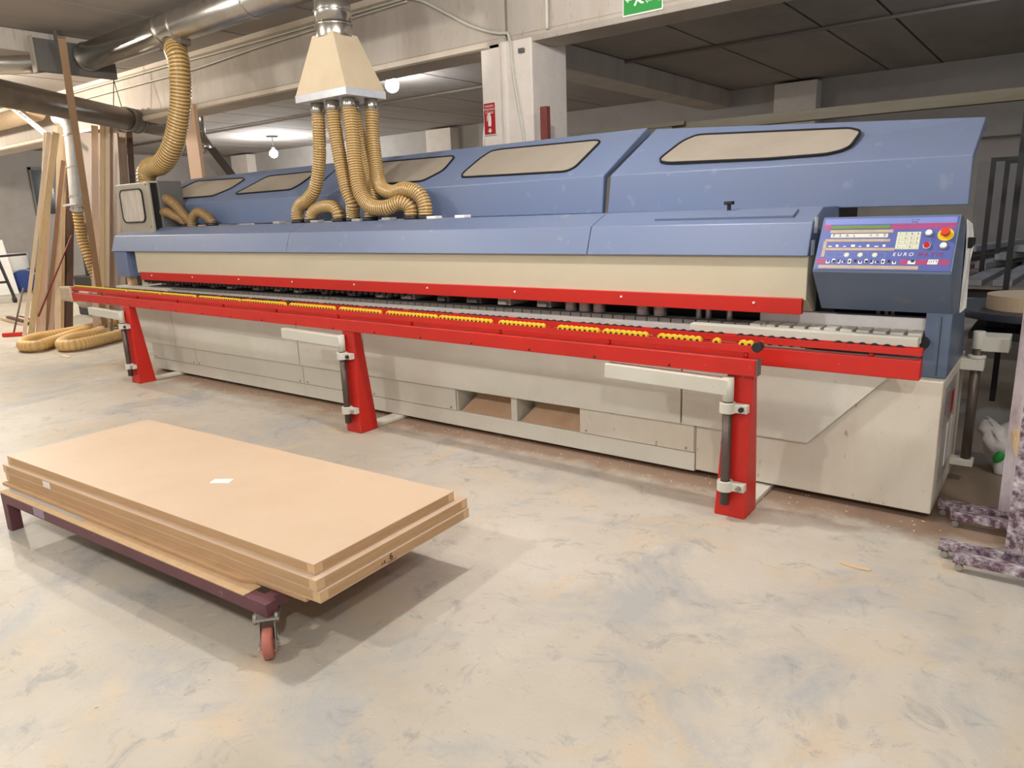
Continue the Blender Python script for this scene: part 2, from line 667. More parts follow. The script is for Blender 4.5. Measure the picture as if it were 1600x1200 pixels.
def mp_(name, b, mt, bevel=.004, parent=MC, **k):
    return obj(name, b, mt, parent, bevel, **k)


# base frame: back body with an open front for the chutes
bm = B()
box(bm, -8.35, -1.71, 4.30, 5.35, .03, .93)
box(bm, -8.35, -1.71, 4.062, 4.30, .03, .15)       # kick strip
box(bm, -8.35, -3.66, 4.075, 4.30, .15, .60)
box(bm, -2.545, -1.71, 4.075, 4.30, .15, .60)
box(bm, -3.66, -2.545, 4.075, 4.30, .335, .60)
box(bm, -3.14, -3.085, 4.07, 4.30, .15, .335)      # post between chutes
box(bm, -8.5, -1.1, 4.10, 4.32, .60, .90)
mp_('base_frame', bm, CREAM, .005)
bm = B()
prism(bm, [(-1.705, .04), (-.42, .04), (-.42, .745), (-1.705, .745)], 4.067, 5.0, 'y')
mp_('end_base', bm, CREAMD, .006, label='stained cream steel end of the base')
for (a, b_) in ((-3.655, -3.145), (-3.08, -2.55)):
    bm = B()
    hexa(bm, [(a, 4.09, .15), (b_, 4.09, .15), (b_, 4.3, .15), (a, 4.3, .15), (a + .02, 4.09, .156), (b_ - .02, 4.09, .156), (b_ - .02, 4.297, .33), (a + .12, 4.297, .33)])
    mp_('chute', bm, mat('dusty_chute', (190, 158, 128), .7, c2=(160, 128, 98), scale=8), 0, label='sloping chute covered in sawdust')
# lower skirt sheets
for (a, b_) in ((-8.33, -7.41), (-7.40, -5.56), (-5.55, -4.66), (-4.65, -3.67), (-2.54, -1.715)):
    bm = B()
    box(bm, a, b_, 4.058, 4.074, .155, .34)
    p = mp_('lower_panel', bm, CREAMD if a > -3 else CREAM, .002)
    for x in (a + .05, b_ - .05):
        bm = B()
        cyl(bm, (x, 4.052, .175), (x, 4.06, .175), .008, n=8)
        mp_('screw', bm, STEEL, 0, parent=p)
# upper skirt sheets; the rightmost is cut off slantwise
for (a, b_) in ((-7.745, -5.56), (-5.55, -4.665), (-4.655, -1.795)):
    bm = B()
    box(bm, a, b_, 4.03, 4.056, .335, .80)
    mp_('upper_panel', bm, CREAM, .003)
bm = B()
prism(bm, [(-8.40, .335), (-7.755, .335), (-7.755, .86), (-8.57, .86), (-8.57, .56)], 4.03, 4.056, 'y')
mp_('upper_panel', bm, CREAM, .003)
bm = B()
prism(bm, [(-1.785, .335), (-1.04, .335), (-.67, .742), (-.67, .80), (-1.785, .80)], 4.03, 4.056, 'y')
mp_('upper_panel', bm, CREAM, .003, label='cream sheet with a slanting right edge')
# notices and door on the right end of the base
bm = B()
box(bm, -.42, -.415, 4.16, 4.6, .16, .70)
mp_('end_door', bm, GREYSTRIP, .003)
bm = B()
box(bm, -.416, -.412, 4.42, 4.52, .50, .62)
mp_('warning_sticker', bm, SIGNRED, 0)
bm = B()
box(bm, -.416, -.412, 4.36, 4.56, .22, .46)
mp_('notice_sheet', bm, WHITE, 0)

# blue hood in three lengths
HP = [(4.052, 1.36), (4.115, 1.535), (4.31, 1.612), (4.66, 1.612), (4.66, 1.36)]
for (a, b_) in ((-8.95, -5.62), (-5.615, -2.47), (-2.465, -1.10)):
    bm = B()
    prism(bm, HP, a, b_)
    mp_('hood_cover', bm, BLUE, .006)
bm = B()
box(bm, -8.90, -8.62, 4.06, 4.30, 1.07, 1.358)
mp_('hood_bracket', bm, BLUE, .005)
bm = B()
box(bm, -8.82, -8.74, 4.12, 4.2, .965, 1.07)
mp_('wooden_prop', bm, PINE, .002)
bm = B()
prism(bm, [(4.085, 1.12), (4.085, 1.36), (4.29, 1.36), (4.29, 1.04), (4.235, 1.04), (4.1, 1.12)], -8.46, -1.105)
mp_('pressure_beam_cover', bm, HOODCREAM, .004, label='cream cover strip under the blue hood')
bm = B()
prism(bm, [(4.062, 1.045), (4.062, 1.132), (4.1, 1.132), (4.1, 1.045)], -8.36, -1.12)
gd = mp_('guard_strip', bm, REDG, .003, label='red guard strip')
for i in range(9):
    x = -8.1 + i * .84
    bm = B()
    cyl(bm, (x, 4.056, 1.10), (x, 4.064, 1.10), .007, n=8)
    mp_('screw', bm, WHITE, 0, parent=gd)
bm = B()
box(bm, -2.05, -1.22, 4.17, 4.27, 1.560, 1.588)
bmesh.ops.rotate(bm, verts=bm.verts[:], cent=(-1.6, 4.21, 1.574), matrix=Matrix.Rotation(math.radians(21), 3, 'X'))
mp_('service_cover', bm, BLUE, .002)
bm = B()
cyl(bm, (-1.62, 4.27, 1.6), (-1.62, 4.27, 1.645), .012, n=10)
cyl(bm, (-1.62, 4.27, 1.64), (-1.62, 4.27, 1.66), .032, n=8)
mp_('clamp_knob', bm, BLACK, .002)
for (z0, z1, y0, y1, sl) in ((1.475, 1.56, 4.15, 4.2, 0), (1.36, 1.44, 4.11, 4.165, 0)):
    bm = B()
    box(bm, -1.100, -1.0975, y0, y1, z0, z1)
    mp_('paper_sticker', bm, WHITE, 0)
# trough behind the hood: hose spigots and hinges
for x in (-7.93, -7.83, -7.41, -5.92, -5.716, -5.323, -5.124, -4.905, -4.399, -4.238):
    bm = B()
    cyl(bm, (x, 4.45, 1.60), (x, 4.45, 1.645), .066, n=20)
    mp_('hose_spigot', bm, DARK, 0)
for x in (-6.12, -5.55, -4.98, -4.6, -4.08, -3.78):
    bm = B()
    box(bm, x - .05, x + .05, 4.34, 4.42, 1.612, 1.635)
    mp_('hinge', bm, WHITE if x > -4.2 else GREYSTRIP, .004)

# interior block and tools seen in the slot under the guard
bm = B()
box(bm, -8.6, -1.15, 4.42, 5.35, .93, 1.60)
mp_('inner_housing', bm, DARK, 0)
rr = random.Random(3)
for i in range(58):
    x = -8.3 + i * .072
    bm = B()
    cyl(bm, (x, 4.075, 1.040), (x, 4.10, 1.040), .024, n=12)
    mp_('pressure_wheel', bm, BLACK, 0)
for i, x in enumerate((-8.45, -8.1, -7.8, -7.45, -7.1, -6.8, -6.35, -6.0, -5.7, -5.3, -4.95, -4.6, -4.3, -3.9, -3.6, -3.3, -2.95)):
    bm = B()
    wd = rr.uniform(.07, .16)
    box(bm, x, x + wd, 4.17, 4.40, .985, 1.04 + rr.uniform(0, .05))
    box(bm, x + .02, x + wd - .02, 4.14, 4.18, .99, 1.02)
    mp_('tool_unit', bm, rr.choice((STEEL, GREYSTRIP, CREAM, GREYBOX)), .004)
for x in (-2.66, -2.55, -2.44, -2.12, -2.0):
    bm = B()
    cyl(bm, (x, 4.165, .978), (x, 4.165, 1.10), .042, n=24)
    mp_('pressure_roller', bm, STEEL, .003)
for x in (-1.74, -1.68, -1.55):
    bm = B()
    cyl(bm, (x, 4.15, .976), (x, 4.15, 1.08), .017, n=14)
    mp_('guide_pin', bm, STEEL, 0)

# chain conveyor
for i in range(96):
    x = -8.28 + i * .0808
    bm = B()
    box(bm, x, x + (.062 if i > 84 else .074), 4.10, 4.232, .925, .974)
    wt = i > 84
    o = mp_('chain_pad', bm, WHITEPAD if wt else CHAIN, .003)
bm = B()
box(bm, -8.3, -.56, 4.11, 4.21, .88, .926)
mp_('chain_guide', bm, DARK, 0)
bm = B()
prism(bm, [(4.05, .89), (4.06, .948), (4.096, .950), (4.096, .89)], -8.3, -1.755)
mp_('chain_cover_strip', bm, GREYSTRIP, .002)
bm = B()
prism(bm, [(4.04, .885), (4.04, .960), (4.098, .964), (4.098, .885)], -1.75, -.545)
mp_('chain_end_guard', bm, CREAM, .003)
bm = B()
box(bm, -8.93, -7.80, 4.03, 4.16, .925, .963)
mp_('outfeed_plate', bm, CREAM, .003)
bm = B()
for k in range(5):
    y = 4.115 + k * .022
    cyl(bm, (-.535, y, .925), (-.535, y + .012, .925), .030, n=18)
mp_('chain_sprocket', bm, BLACK, 0)
bm = B()
cyl(bm, (-1.33, 4.12, .956), (-1.33, 4.12, .975), .028, n=6)
cyl(bm, (-1.33, 4.12, .97), (-1.33, 4.12, .982), .014, n=6)
mp_('hex_bolt', bm, STEEL, 0)
bm = B()
box(bm, -1.40, -.49, 4.235, 4.30, .93, 1.036)
mp_('infeed_fence', bm, ALU, .004, label='white brushed fence plate at the infeed')
bm = B()
box(bm, -1.62, -.56, 4.30, 4.66, .90, .96)
mp_('infeed_table', bm, DARK, .003)
bm = B()
box(bm, -1.1, -.54, 4.70, 4.74, .93, 1.1)
mp_('slot_back', bm, DARK, 0)
for x, ln in ((-.80, .03), (-.765, .0), (-.73, .02)):
    bm = B()
    bar(bm, (x, 4.42, .97), (x - ln, 4.46, 1.20), .016, .016)
    mp_('guide_finger', bm, WHITE, .002)

# inner roller rail beside the chain
bm = B()
bar(bm, (-8.9, 3.90, .862), (-.50, 3.885, .836), .06, .10)
mp_('rail_beam', bm, RED, .006, label='red square-section beam of the inner rail')
bm = B()
for dy in (-.020, .020):
    bar(bm, (-8.9, 3.885 + dy, .945), (-.50, 3.87 + dy, .926), .005, .036)
bar(bm, (-8.9, 3.885, .93), (-.50, 3.87, .911), .04, .005)
mp_('roller_rail', bm, RED, .001, label='red channel of the inner rail')
for i in range(10):
    x = -.72 - i * .86
    bm = B()
    cyl(bm, (x, 3.875, .87), (x, 3.875, .925), .012, n=8)
    mp_('rail_stud', bm, RED, 0)
rs = [-.60 - i * .056 for i in range(148)]
far = B()
for i, x in enumerate(rs):
    z = .926 + (-.5 - x) / 8.4 * .019
    if i % 9 == 6:
        continue
    b = B() if i < 100 else far
    cyl(b, (x, 3.856, z), (x, 3.886, z), .025, n=14)
    if i < 100:
        mp_('track_roller', b, BLACK, 0)
o = mp_('track_roller', far, BLACK, 0)
o['kind'] = 'stuff'

# control console
bm = B()
prism(bm, [(4.144, 1.075), (3.930, 1.290), (3.932, 1.302), (4.083, 1.548), (4.095, 1.558), (4.16, 1.555), (4.62, 1.44), (4.62, 1.075)], -1.04, -.42)
mp_('console', bm, BLUED, .006)
bm = B()
prism(bm, [(4.144, .745), (4.144, 1.08), (4.66, 1.08), (4.74, .95), (4.86, .745)], -.535, -.42)
bm2 = B()
box(bm2, -1.1, -.535, 4.22, 4.6, .745, .9)
me = bpy.data.meshes.new('t')
bm2.to_mesh(me)
bm.from_mesh(me)
bm2.free()
bpy.data.meshes.remove(me)
mp_('console_column', bm, BLUED, .006)
bm = B()
box(bm, -.4655, -.4635, 4.139, 4.146, .76, 1.06)
mp_('column_seam', bm, BLACK, 0)
# control panel: built in its own plane, x to the right, y up the slope
p0 = Vector((-1.032, 3.931, 1.302))
dn = Vector((0, 4.083 - 3.931, 1.550 - 1.302))
PH = dn.length
PW = .604
tilt = math.atan2(dn.z, dn.y)
CP = bpy.data.objects.new('control_panel', None)
bm = B()
box(bm, 0, PW, 0, PH, 0, .003)
CP = obj('control_panel', bm, PANELBLUE, MC, 0, local=True, label='blue printed control panel with keys and buttons')
CP.location = p0 - Vector((-4.6, 4.6, 0))
CP.rotation_euler = (tilt, 0, 0)


def cpart(name, rects, mt, z0=.003, z1=.0036, bevel=0):
    b = B()
    for (u0_, v0_, u1_, v1_) in rects:
        box(b, u0_ * PW, u1_ * PW, v0_ * PH, v1_ * PH, z0, z1)
        if name in ('pink_stripe', 'tape_strip'):
            o = obj(name, b, mt, CP, bevel, local=True)
            b = B()
    if name in ('pink_stripe', 'tape_strip'):
        b.free()
        return o
    return obj(name, b, mt, CP, bevel, local=True)


cpart('printed_band', [(.01, .875, .99, .985)], PANELTOP)
cpart('pink_stripe', [(u, v, u2, v + .022) for (u, u2) in ((.01, .068), (.53, .99)) for v in (.775, .812, .85)], PINK)
cpart('pink_stripe', [(u, v, u2, v + .022) for (u, u2) in ((.005, .08), (.64, .70), (.757, .985)) for v in (.115, .148, .181)], PINK)
cpart('display', [(.07, .785, .525, .845)], GREEN, .003, .005)
cpart('tape_strip', [(.069, .705, .553, .765), (.042, .535, .544, .588), (.034, .24, .06, .56), (.04, .365, .586, .418), (.03, .02, .78, .085)], TAPE, .0036, .0044)
cpart('label_strip', [(.079, .618, .52, .69)], KEYC)
for s_, u, v in (('P', .103, .655), ('S', .154, .655), ('A', .21, .655), ('L', .265, .655), ('=', .391, .655), ('=', .44, .655), ('F', .495, .655)):
    text('letter', s_, .020, INK, CP, (u * PW, v * PH, .0038))
cpart('symbol_row', [(.075 + i * .06, .44, .075 + i * .06 + (.02 if i % 3 else .03), .455 + .025 * (i % 2)) for i in range(8)], SIGNWHITE)
cpart('row_line', [(.075, .235, .524, .241), (.075, .325, .524, .331)] + [(.075 + i * .0645, .235, .078 + i * .0645, .331) for i in range(8)], PANELTOP)
for u in (.235, .34, .45):
    b = B()
    cyl(b, (u * PW, .283 * PH, .003), (u * PW, .283 * PH, .0045), .0125, n=18)
    cyl(b, (u * PW, .283 * PH, .0045), (u * PW, .283 * PH, .006), .010, n=18)
    obj('membrane_key', b, KEYC, CP, local=True)
cpart('symbol_row', [(.084 + i * .042 + .004 * (i % 3), .118 + .014 * (i % 2), .084 + i * .042 + .028, .165 + .02 * ((i * 2) % 3)) for i in range(13)] + [(.70, .12, .752, .18)], SIGNWHITE, .0038, .0044)
cpart('symbol_row', [(.092 + i * .042, .135, .092 + i * .042 + .014 + .006 * (i % 2), .17 + .012 * (i % 3)) for i in range(13)] + [(.72, .15, .745, .195)], INK, .0044, .0048)
kp = cpart('keypad', [(.588, .39, .758, .715)], KEYC, .003, .0045)
rows = ['*789', '/456', '+123', '=-0.']
for i in range(4):
    for j in range(4):
        u = .588 + .17 * (j + .5) / 4
        v = .715 - .325 * (i + .5) / 4
        b = B()
        box(b, u * PW - .0112, u * PW + .0112, v * PH - .0095, v * PH + .0095, .0045, .0062)
        k = obj('key', b, KEYC, kp, .001, local=True)
for i in range(4):
    for j in range(4):
        u = .588 + .17 * (j + .5) / 4
        v = .715 - .325 * (i + .5) / 4
        text('digit', rows[i][j], .014, INK, kp, (u * PW, v * PH, .0066), extr=.0003)
for nm, u, v, mt_ in (('white_button', .813, .683, SIGNWHITE), ('white_button', .928, .447, SIGNWHITE), ('red_button', .812, .454, BTNRED)):
    b = B()
    cyl(b, (u * PW, v * PH, .003), (u * PW, v * PH, .011), .0165, n=24)
    o = obj('button_collar', b, STEEL if mt_ is SIGNWHITE else SIGNWHITE, CP, .001, local=True)
    b = B()
    cyl(b, (u * PW, v * PH, .011), (u * PW, v * PH, .019), .0145, .013, n=24)
    obj(nm, b, mt_, CP, .001, local=True)
u, v = .93, .655
b = B()
cyl(b, (u * PW, v * PH, .003), (u * PW, v * PH, .008), .034, n=28)
obj('stop_button_plate', b, YELLOW, CP, .001, local=True)
b = B()
cyl(b, (u * PW, v * PH, .008), (u * PW, v * PH, .026), .012, n=20)
cyl(b, (u * PW, v * PH, .024), (u * PW, v * PH, .044), .0205, .0195, n=28)
obj('stop_button', b, ESTOP, CP, .002, local=True)
text('lettering', 'E U R O', .026, SIGNWHITE, CP, (.655 * PW, .295 * PH, .0038), shear=.15)
text('lettering', 'M A T I C', .026, LETRED, CP, (.849 * PW, .295 * PH, .0038), shear=.15)
b = B()
hexa(b, [(.836 * PW, .12 * PH, .0036), (.905 * PW, .12 * PH, .0036), (.912 * PW, .205 * PH, .0036), (.843 * PW, .205 * PH, .0036),
         (.836 * PW, .12 * PH, .0046), (.905 * PW, .12 * PH, .0046), (.912 * PW, .205 * PH, .0046), (.843 * PW, .205 * PH, .0046)])
obj('emblem', b, SIGNWHITE, CP, 0, local=True)
text('emblem_lettering', 'OTT', .019, INK, CP, (.874 * PW, .16 * PH, .0050), extr=.0003, shear=.15)
text('handwriting', '21: ~Lala', .010, INK, CP, (.70 * PW, .945 * PH, .0040), extr=.0002)
text('handwriting', '44: Bas', .010, INK, CP, (.695 * PW, .90 * PH, .0040), extr=.0002)

# lids: bent sheets over the tools, the long far pair and the near one at the right
def lid(name, A, C, windows, label):
    """A, C = left and right end: (low, crease, top) points"""
    bm = B()
    off = (Vector((0, .05, 0)), Vector((0, .055, -.02)), Vector((0, .03, -.06)))
    rings = []
    for E_ in (A, C):
        o3 = [Vector(p) for p in E_]
        back = o3[2] + Vector((0, .05, -.03))
        outer = o3 + [back]
        inner = [back + Vector((0, 0, -.05))] + [o3[2 - i] + off[2 - i] for i in range(3)]
        rings.append([bm.verts.new(p) for p in outer + inner])
    n = len(rings[0])
    for i in range(n):
        j = (i + 1) % n
        bm.faces.new((rings[0][i], rings[0][j], rings[1][j], rings[1][i]))
    for r_ in rings:
        for q in ((0, 1, 6, 7), (1, 2, 5, 6), (2, 3, 4, 5)):
            bm.faces.new([r_[i] for i in q])
    L_ = obj(name, bm, BLUE, MC, .006, label=label)
    c0, c1, t0, t1 = Vector(A[1]), Vector(C[1]), Vector(A[2]), Vector(C[2])

    def S_(s, t):
        return (c0 * (1 - s) + c1 * s) * (1 - t) + (t0 * (1 - s) + t1 * s) * t
    nrm = (c1 - c0).cross(t0 - c0).normalized()
    if nrm.y > 0:
        nrm = -nrm
    for pts in windows:
        pp = [S_(s, t) + nrm * .006 for s, t in pts]
        # round the outline a little
        q = []
        for i, p in enumerate(pp):
            a, d = pp[i - 1], pp[(i + 1) % len(pp)]
            ra = min(.05, (p - a).length * .3)
            rd = min(.05, (p - d).length * .3)
            e0, e1 = p + (a - p).normalized() * ra, p + (d - p).normalized() * rd
            for k in range(5):
                t = k / 4
                q.append(e0 * (1 - t) ** 2 + p * 2 * t * (1 - t) + e1 * t * t)
        bm = B()
        cc = sum(q, Vector()) / len(q)
        v = [bm.verts.new(p) for p in q]
        v2 = [bm.verts.new(p - nrm * .012) for p in q]
        c_ = bm.verts.new(cc)
        c2_ = bm.verts.new(cc - nrm * .012)
        for i in range(len(v)):
            j = (i + 1) % len(v)
            bm.faces.new((v[i], v[j], c_))
            bm.faces.new((v2[j], v2[i], c2_))
            bm.faces.new((v[i], v2[i], v2[j], v[j]))
        obj('viewing_window', bm, GLASS, L_, 0, label='dusty beige viewing window')
        bm = B()
        for i in range(len(q)):
            bar(bm, q[i], q[(i + 1) % len(q)], .013, .013, up=nrm)
        obj('window_gasket', bm, BLACK, L_, 0)
    return L_


def at(A, C, s):
    return [tuple(Vector(a) * (1 - s) + Vector(c_) * s) for a, c_ in zip(A, C)]


LA = [(-8.9, 4.62, 1.628), (-8.9, 4.605, 1.86), (-8.9, 5.1, 2.185)]
LB = [(-2.68, 4.62, 1.612), (-2.655, 4.605, 1.869), (-2.57, 5.1, 2.21)]
sj = .468
Wn = {1: [(.012, .25), (.012, .502), (.0494, .856), (.2097, .784), (.2242, .725), (.2154, .437), (.1819, .213), (.0592, .223)],
      2: [(.2521, .238), (.2914, .754), (.4117, .75), (.424, .62), (.4193, .361), (.4088, .22), (.2611, .211)],
      3: [(.545, .18), (.5398, .55), (.5578, .828), (.7139, .79), (.7213, .738), (.7266, .409), (.7071, .162), (.6293, .17)],
      4: [(.7768, .182), (.7706, .28), (.7745, .631), (.7814, .811), (.7981, .832), (.9429, .807), (.9515, .764), (.9503, .417), (.9496, .214), (.9417, .129), (.8585, .153)]}
M0, M1 = at(LA, LB, sj - .003), at(LA, LB, sj + .003)
# the left end of the lid is cut back at the top
LA_cut = [LA[0], LA[1], (-8.86, 5.02, 2.12)]
lid('lid', LA, M0, [[(s / (sj - .003), t) for s, t in Wn[k]] for k in (1, 2)], 'blue lid at the far left with two windows')
lid('lid', M1, LB, [[((s - sj - .003) / (1 - sj - .003), t) for s, t in Wn[k]] for k in (3, 4)], 'blue lid behind the hoses with two windows')
LC0 = [(-2.635, 4.62, 1.610), (-2.60, 4.605, 1.866), (-2.50, 5.1, 2.195)]
LC1 = [(-.45, 4.62, 1.594), (-.45, 4.605, 1.85), (-.45, 5.04, 2.068)]
lid('lid', LC0, LC1, [[(.13, .30), (.152, .667), (.1862, .801), (.6643, .804), (.7026, .71), (.6999, .353), (.6843, .254), (.6469, .182), (.4864, .151), (.1736, .185), (.1426, .225)]],
    'blue lid at the right with one long window')

# window cabinet on the left end of the hood
bm = B()
box(bm, -8.92, -8.18, 4.20, 4.235, 1.555, 2.11)
cb = mp_('end_cabinet', bm, CABINET, .01, label='warm grey cabinet with a rounded window')
bm = B()
box(bm, -8.90, -8.185, 4.32, 4.60, 1.555, 2.12)
mp_('cabinet_body', bm, GREYBOX, .008, parent=cb)
bm = B()
box(bm, -8.88, -8.215, 4.235, 4.32, 1.58, 2.10)
mp_('cabinet_gap', bm, BLACK, 0, parent=cb)


def rrect(cx, cz, hw, hh, r, n=6):
    out = []
    for (sx_, sz_, a0) in ((1, 1, 0), (-1, 1, 90), (-1, -1, 180), (1, -1, 270)):
        for k in range(n + 1):
            a = math.radians(a0 + 90 * k / n)
            out.append((cx + sx_ * (hw - r) + r * math.cos(a), cz + sz_ * (hh - r) + r * math.sin(a)))
    return out


rp_ = rrect(-8.565, 1.862, .255, .18, .07)
bm = B()
prism(bm, rp_, 4.192, 4.2, 'y')
mp_('cabinet_window', bm, mat('reflection_streaked_glass', (186, 176, 162), .2, c2=(214, 208, 200), scale=4, amt=.8, stretch=(3, 3, .6)), 0, parent=cb)  # paler streaks paint reflections into the glass colour
bm = B()
for i in range(len(rp_)):
    a, d = rp_[i], rp_[(i + 1) % len(rp_)]
    bar(bm, (a[0], 4.192, a[1]), (d[0], 4.192, d[1]), .015, .015, up=(0, 1, 0))
mp_('cabinet_window_gasket', bm, BLACK, 0, parent=cb)
for z in (2.085, 1.63):
    bm = B()
    cyl(bm, (-8.22, 4.19, z), (-8.22, 4.2, z), .012, n=10)
    mp_('cabinet_screw', bm, STEEL, 0, parent=cb)
# post of the return rail behind the right end
bm = B()
cyl(bm, (-.345, 4.78, .13), (-.345, 4.78, .80), .026, n=18)
po = mp_('end_post', bm, PIPE, 0)
bm = B()
cyl(bm, (-.345, 4.78, .80), (-.345, 4.78, .90), .031, n=18)
cyl(bm, (-.345, 4.78, .745), (-.345, 4.78, .765), .045, n=18)
box(bm, -.345, -.20, 4.76, 4.95, .79, .87)
mp_('post_bracket', bm, CREAM, .004, parent=po)
for (z0, z1) in ((.68, .745), (.11, .15)):
    bm = B()
    box(bm, -.42, -.305, 4.74, 4.82, z0, z1)
    mp_('post_clamp', bm, CREAM, .004, parent=po)

# ---------------------------------------------------------------- outer support rail
SR = thing('support_rail', 'long red roller rail with yellow wheels on three red posts along the machine', 'rail', (-5.2, 3.6, 0))
RL, RR = Vector((-9.12, 3.635, .875)), Vector((-1.18, 3.575, .840))
bm = B()
bar(bm, RL, RR, .065, .09)
obj('beam', bm, RED, SR, .006)
bm = B()
box(bm, -1.181, -1.174, 3.545, 3.606, .797, .883)
obj('beam_end_cap', bm, GREYBOX, SR, .002)
bm = B()
hexa(bm, [(-9.36, 3.585, .815), (-9.08, 3.59, .81), (-9.08, 3.69, .81), (-9.36, 3.68, .825), (-9.38, 3.58, .985), (-9.10, 3.585, .985), (-9.10, 3.69, .985), (-9.37, 3.68, .985)])
obj('wrapped_end', bm, mat('dirty_wrapping', (196, 176, 152), .8, c2=(150, 126, 102), scale=16, bump=.6, bscale=20), SR, .02, label='beam end wrapped in dirty beige sheet')
up = Vector((0, 0, .094))
bm = B()
for dy in (-.022, .022):
    bar(bm, RL + up + Vector((0, dy, 0)), RR + up + Vector((0, dy, 0)), .005, .036)
bar(bm, RL + up + Vector((0, 0, -.016)), RR + up + Vector((0, 0, -.016)), .044, .005)
obj('wheel_rail', bm, RED, SR, .001)
for i in range(10):
    p = RR + (RL - RR) * (i + .08) / 10
    bm = B()
    cyl(bm, p + Vector((0, 0, .04)), p + Vector((0, 0, .08)), .012, n=8)
    obj('rail_stud', bm, RED, SR)
bm = B()
cyl(bm, (-1.185, 3.55, .945), (-1.185, 3.60, .945), .024, n=18)
obj('end_roller', bm, DARK, SR)
x = -1.225
k = 0
nw = 0
far = B()
gaps = (2, 3, 4, 6, 7, 15, 16, 25, 34, 35, 36, 47, 48, 62, 77, 78, 92, 93, 110, 111, 130, 150, 151, 170, 190)
wheel0 = None
while x > -9.05:
    if k not in gaps:
        t = (RR.x - x) / (RR.x - RL.x)
        p = RR + (RL - RR) * t
        if nw < 100:
            if wheel0 is None:
                b = B()
                cyl(b, (0, -.013, 0), (0, .013, 0), .0215, n=16)
                nf = len(b.faces)
                cyl(b, (0, -.0155, 0), (0, .0155, 0), .009, n=10)
                b.faces.ensure_lookup_table()
                for f_ in list(b.faces)[nf:]:
                    f_.material_index = 1
                wheel0 = obj('wheel', b, (YELLOW, BLACK), SR, .003, local=True)
                o = wheel0
            else:
                o = wheel0.copy()
                COL.objects.link(o)
            o.location = Vector((x, p.y, p.z + .113)) - SR.location
        else:
            cyl(far, (x, p.y - .013, p.z + .113), (x, p.y + .013, p.z + .113), .0195, n=12)
            nf = len(far.faces)
            cyl(far, (x, p.y - .0155, p.z + .113), (x, p.y + .0155, p.z + .113), .009, n=8)
            far.faces.ensure_lookup_table()
            for f_ in list(far.faces)[nf:]:
                f_.material_index = 1
        nw += 1
    k += 1
    x -= .0345
o = obj('wheel', far, (YELLOW, BLACK), SR)
o['kind'] = 'stuff'
for i in range(1, 17):
    p = RR + (RL - RR) * i / 17
    bm = B()
    cyl(bm, p + Vector((0, -.036, -.03)), p + Vector((0, -.03, -.03)), .007, n=8)
    obj('bolt', bm, DARK, SR)
for (xc, zt, lab) in ((-1.3, .80, 'R'), (-4.33, .81, 'M'), (-7.83, .825, 'L')):
    yf = 3.585
    bm = B()
    hexa(bm, [(xc - .09, yf, 0), (xc + .08, yf, 0), (xc + .08, yf + .18, 0), (xc - .09, yf + .18, 0),
              (xc - .04, yf, zt), (xc + .092, yf, zt), (xc + .092, yf + .07, zt), (xc - .04, yf + .07, zt)])
    ps = obj('post', bm, RED, SR, .006)
    px, py = xc - .02, yf - .035
    bm = B()
    cyl(bm, (px, py, .085), (px, py, .66), .025, n=18)
    obj('sliding_pipe', bm, PIPE, ps)
    for z in (.62, .19):
        bm = B()
        ringtube(bm, (px, py, z - .028), (px, py, z + .028), .042, .025)
        box(bm, px + .03, px + .105, py - .012, py + .03, z - .022, z + .022)
        obj('clamp', bm, CREAM, ps, .003)
        bm = B()
        cyl(bm, (px + .078, py - .03, z), (px + .078, py - .012, z), .014, n=6)
        obj('clamp_bolt', bm, DARK if z > .5 else STEEL, ps)
    bm = B()
    cyl(bm, (px, py, .655), (px, py, .78), .030, n=18)
    obj('pipe_sleeve', bm, CREAM, ps)
    bm = B()
    bar(bm, (px - .72, py + .01, .745), (px + .01, py, .73), .06, .085)
    obj('arm', bm, CREAM, SR, .006)
    bm = B()
    box(bm, xc - .07, xc + .06, yf + .14, 4.2, .002, .027)
    obj('foot_plate', bm, CREAM, SR, .003)

# ---------------------------------------------------------------- extraction hopper, ducts and hoses
HX, HY = -5.25, 4.52
HT = thing('extraction_hopper', 'tan pyramid shaped extraction hopper hanging over the machine', 'hopper', (HX, HY, 2.64))
bm = B()
x0, x1, y0, y1 = -5.58, -4.914, 4.30, 4.745
hexa(bm, [(x0, y0, 2.70), (x1, y0, 2.70), (x1, y1, 2.70), (x0, y1, 2.70), (HX - .135, HY - .135, 3.17), (HX + .135, HY - .135, 3.17), (HX + .135, HY + .135, 3.17), (HX - .135, HY + .135, 3.17)])
obj('hood', bm, HOPPER, HT, .004)
bm = B()
box(bm, x0 - .003, x1 + .003, y0 - .003, y1 + .003, 2.64, 2.703)
obj('rim', bm, RIM, HT, .003, label='bare sheet metal rim of the hopper')
bm = B()
cyl(bm, (HX, HY, 3.15), (HX, HY, 3.25), .157, n=32)
obj('collar', bm, GALV, HT, .002)
bm = B()
cyl(bm, (HX, HY, 3.25), (HX, HY, 3.50), .155, n=32)
obj('duct_pipe', bm, GALV, HT)
for z in (3.25, 3.36, 3.50):
    bm = B()
    ringtube(bm, (HX, HY, z - .006), (HX, HY, z + .006), .166, .153)
    obj('duct_band', bm, GALV, HT, .002)
TOPS = {'a': (-5.455, 4.43), 'b': (-5.25, 4.43), 'c': (-5.04, 4.43), 'd': (-4.99, 4.64), 'f': (-5.2, 4.62)}
for k, (x, y) in TOPS.items():
    bm = B()
    cyl(bm, (x, y, 2.53), (x, y, 2.645), .058, n=24)
    obj('hose_collar', bm, GALV, HT)
MD = thing('main_duct', 'large shiny galvanised round duct running under the ceiling to the hopper', 'duct', (-7.5, HY, 3.5))
AX = 3.66
bm = B()
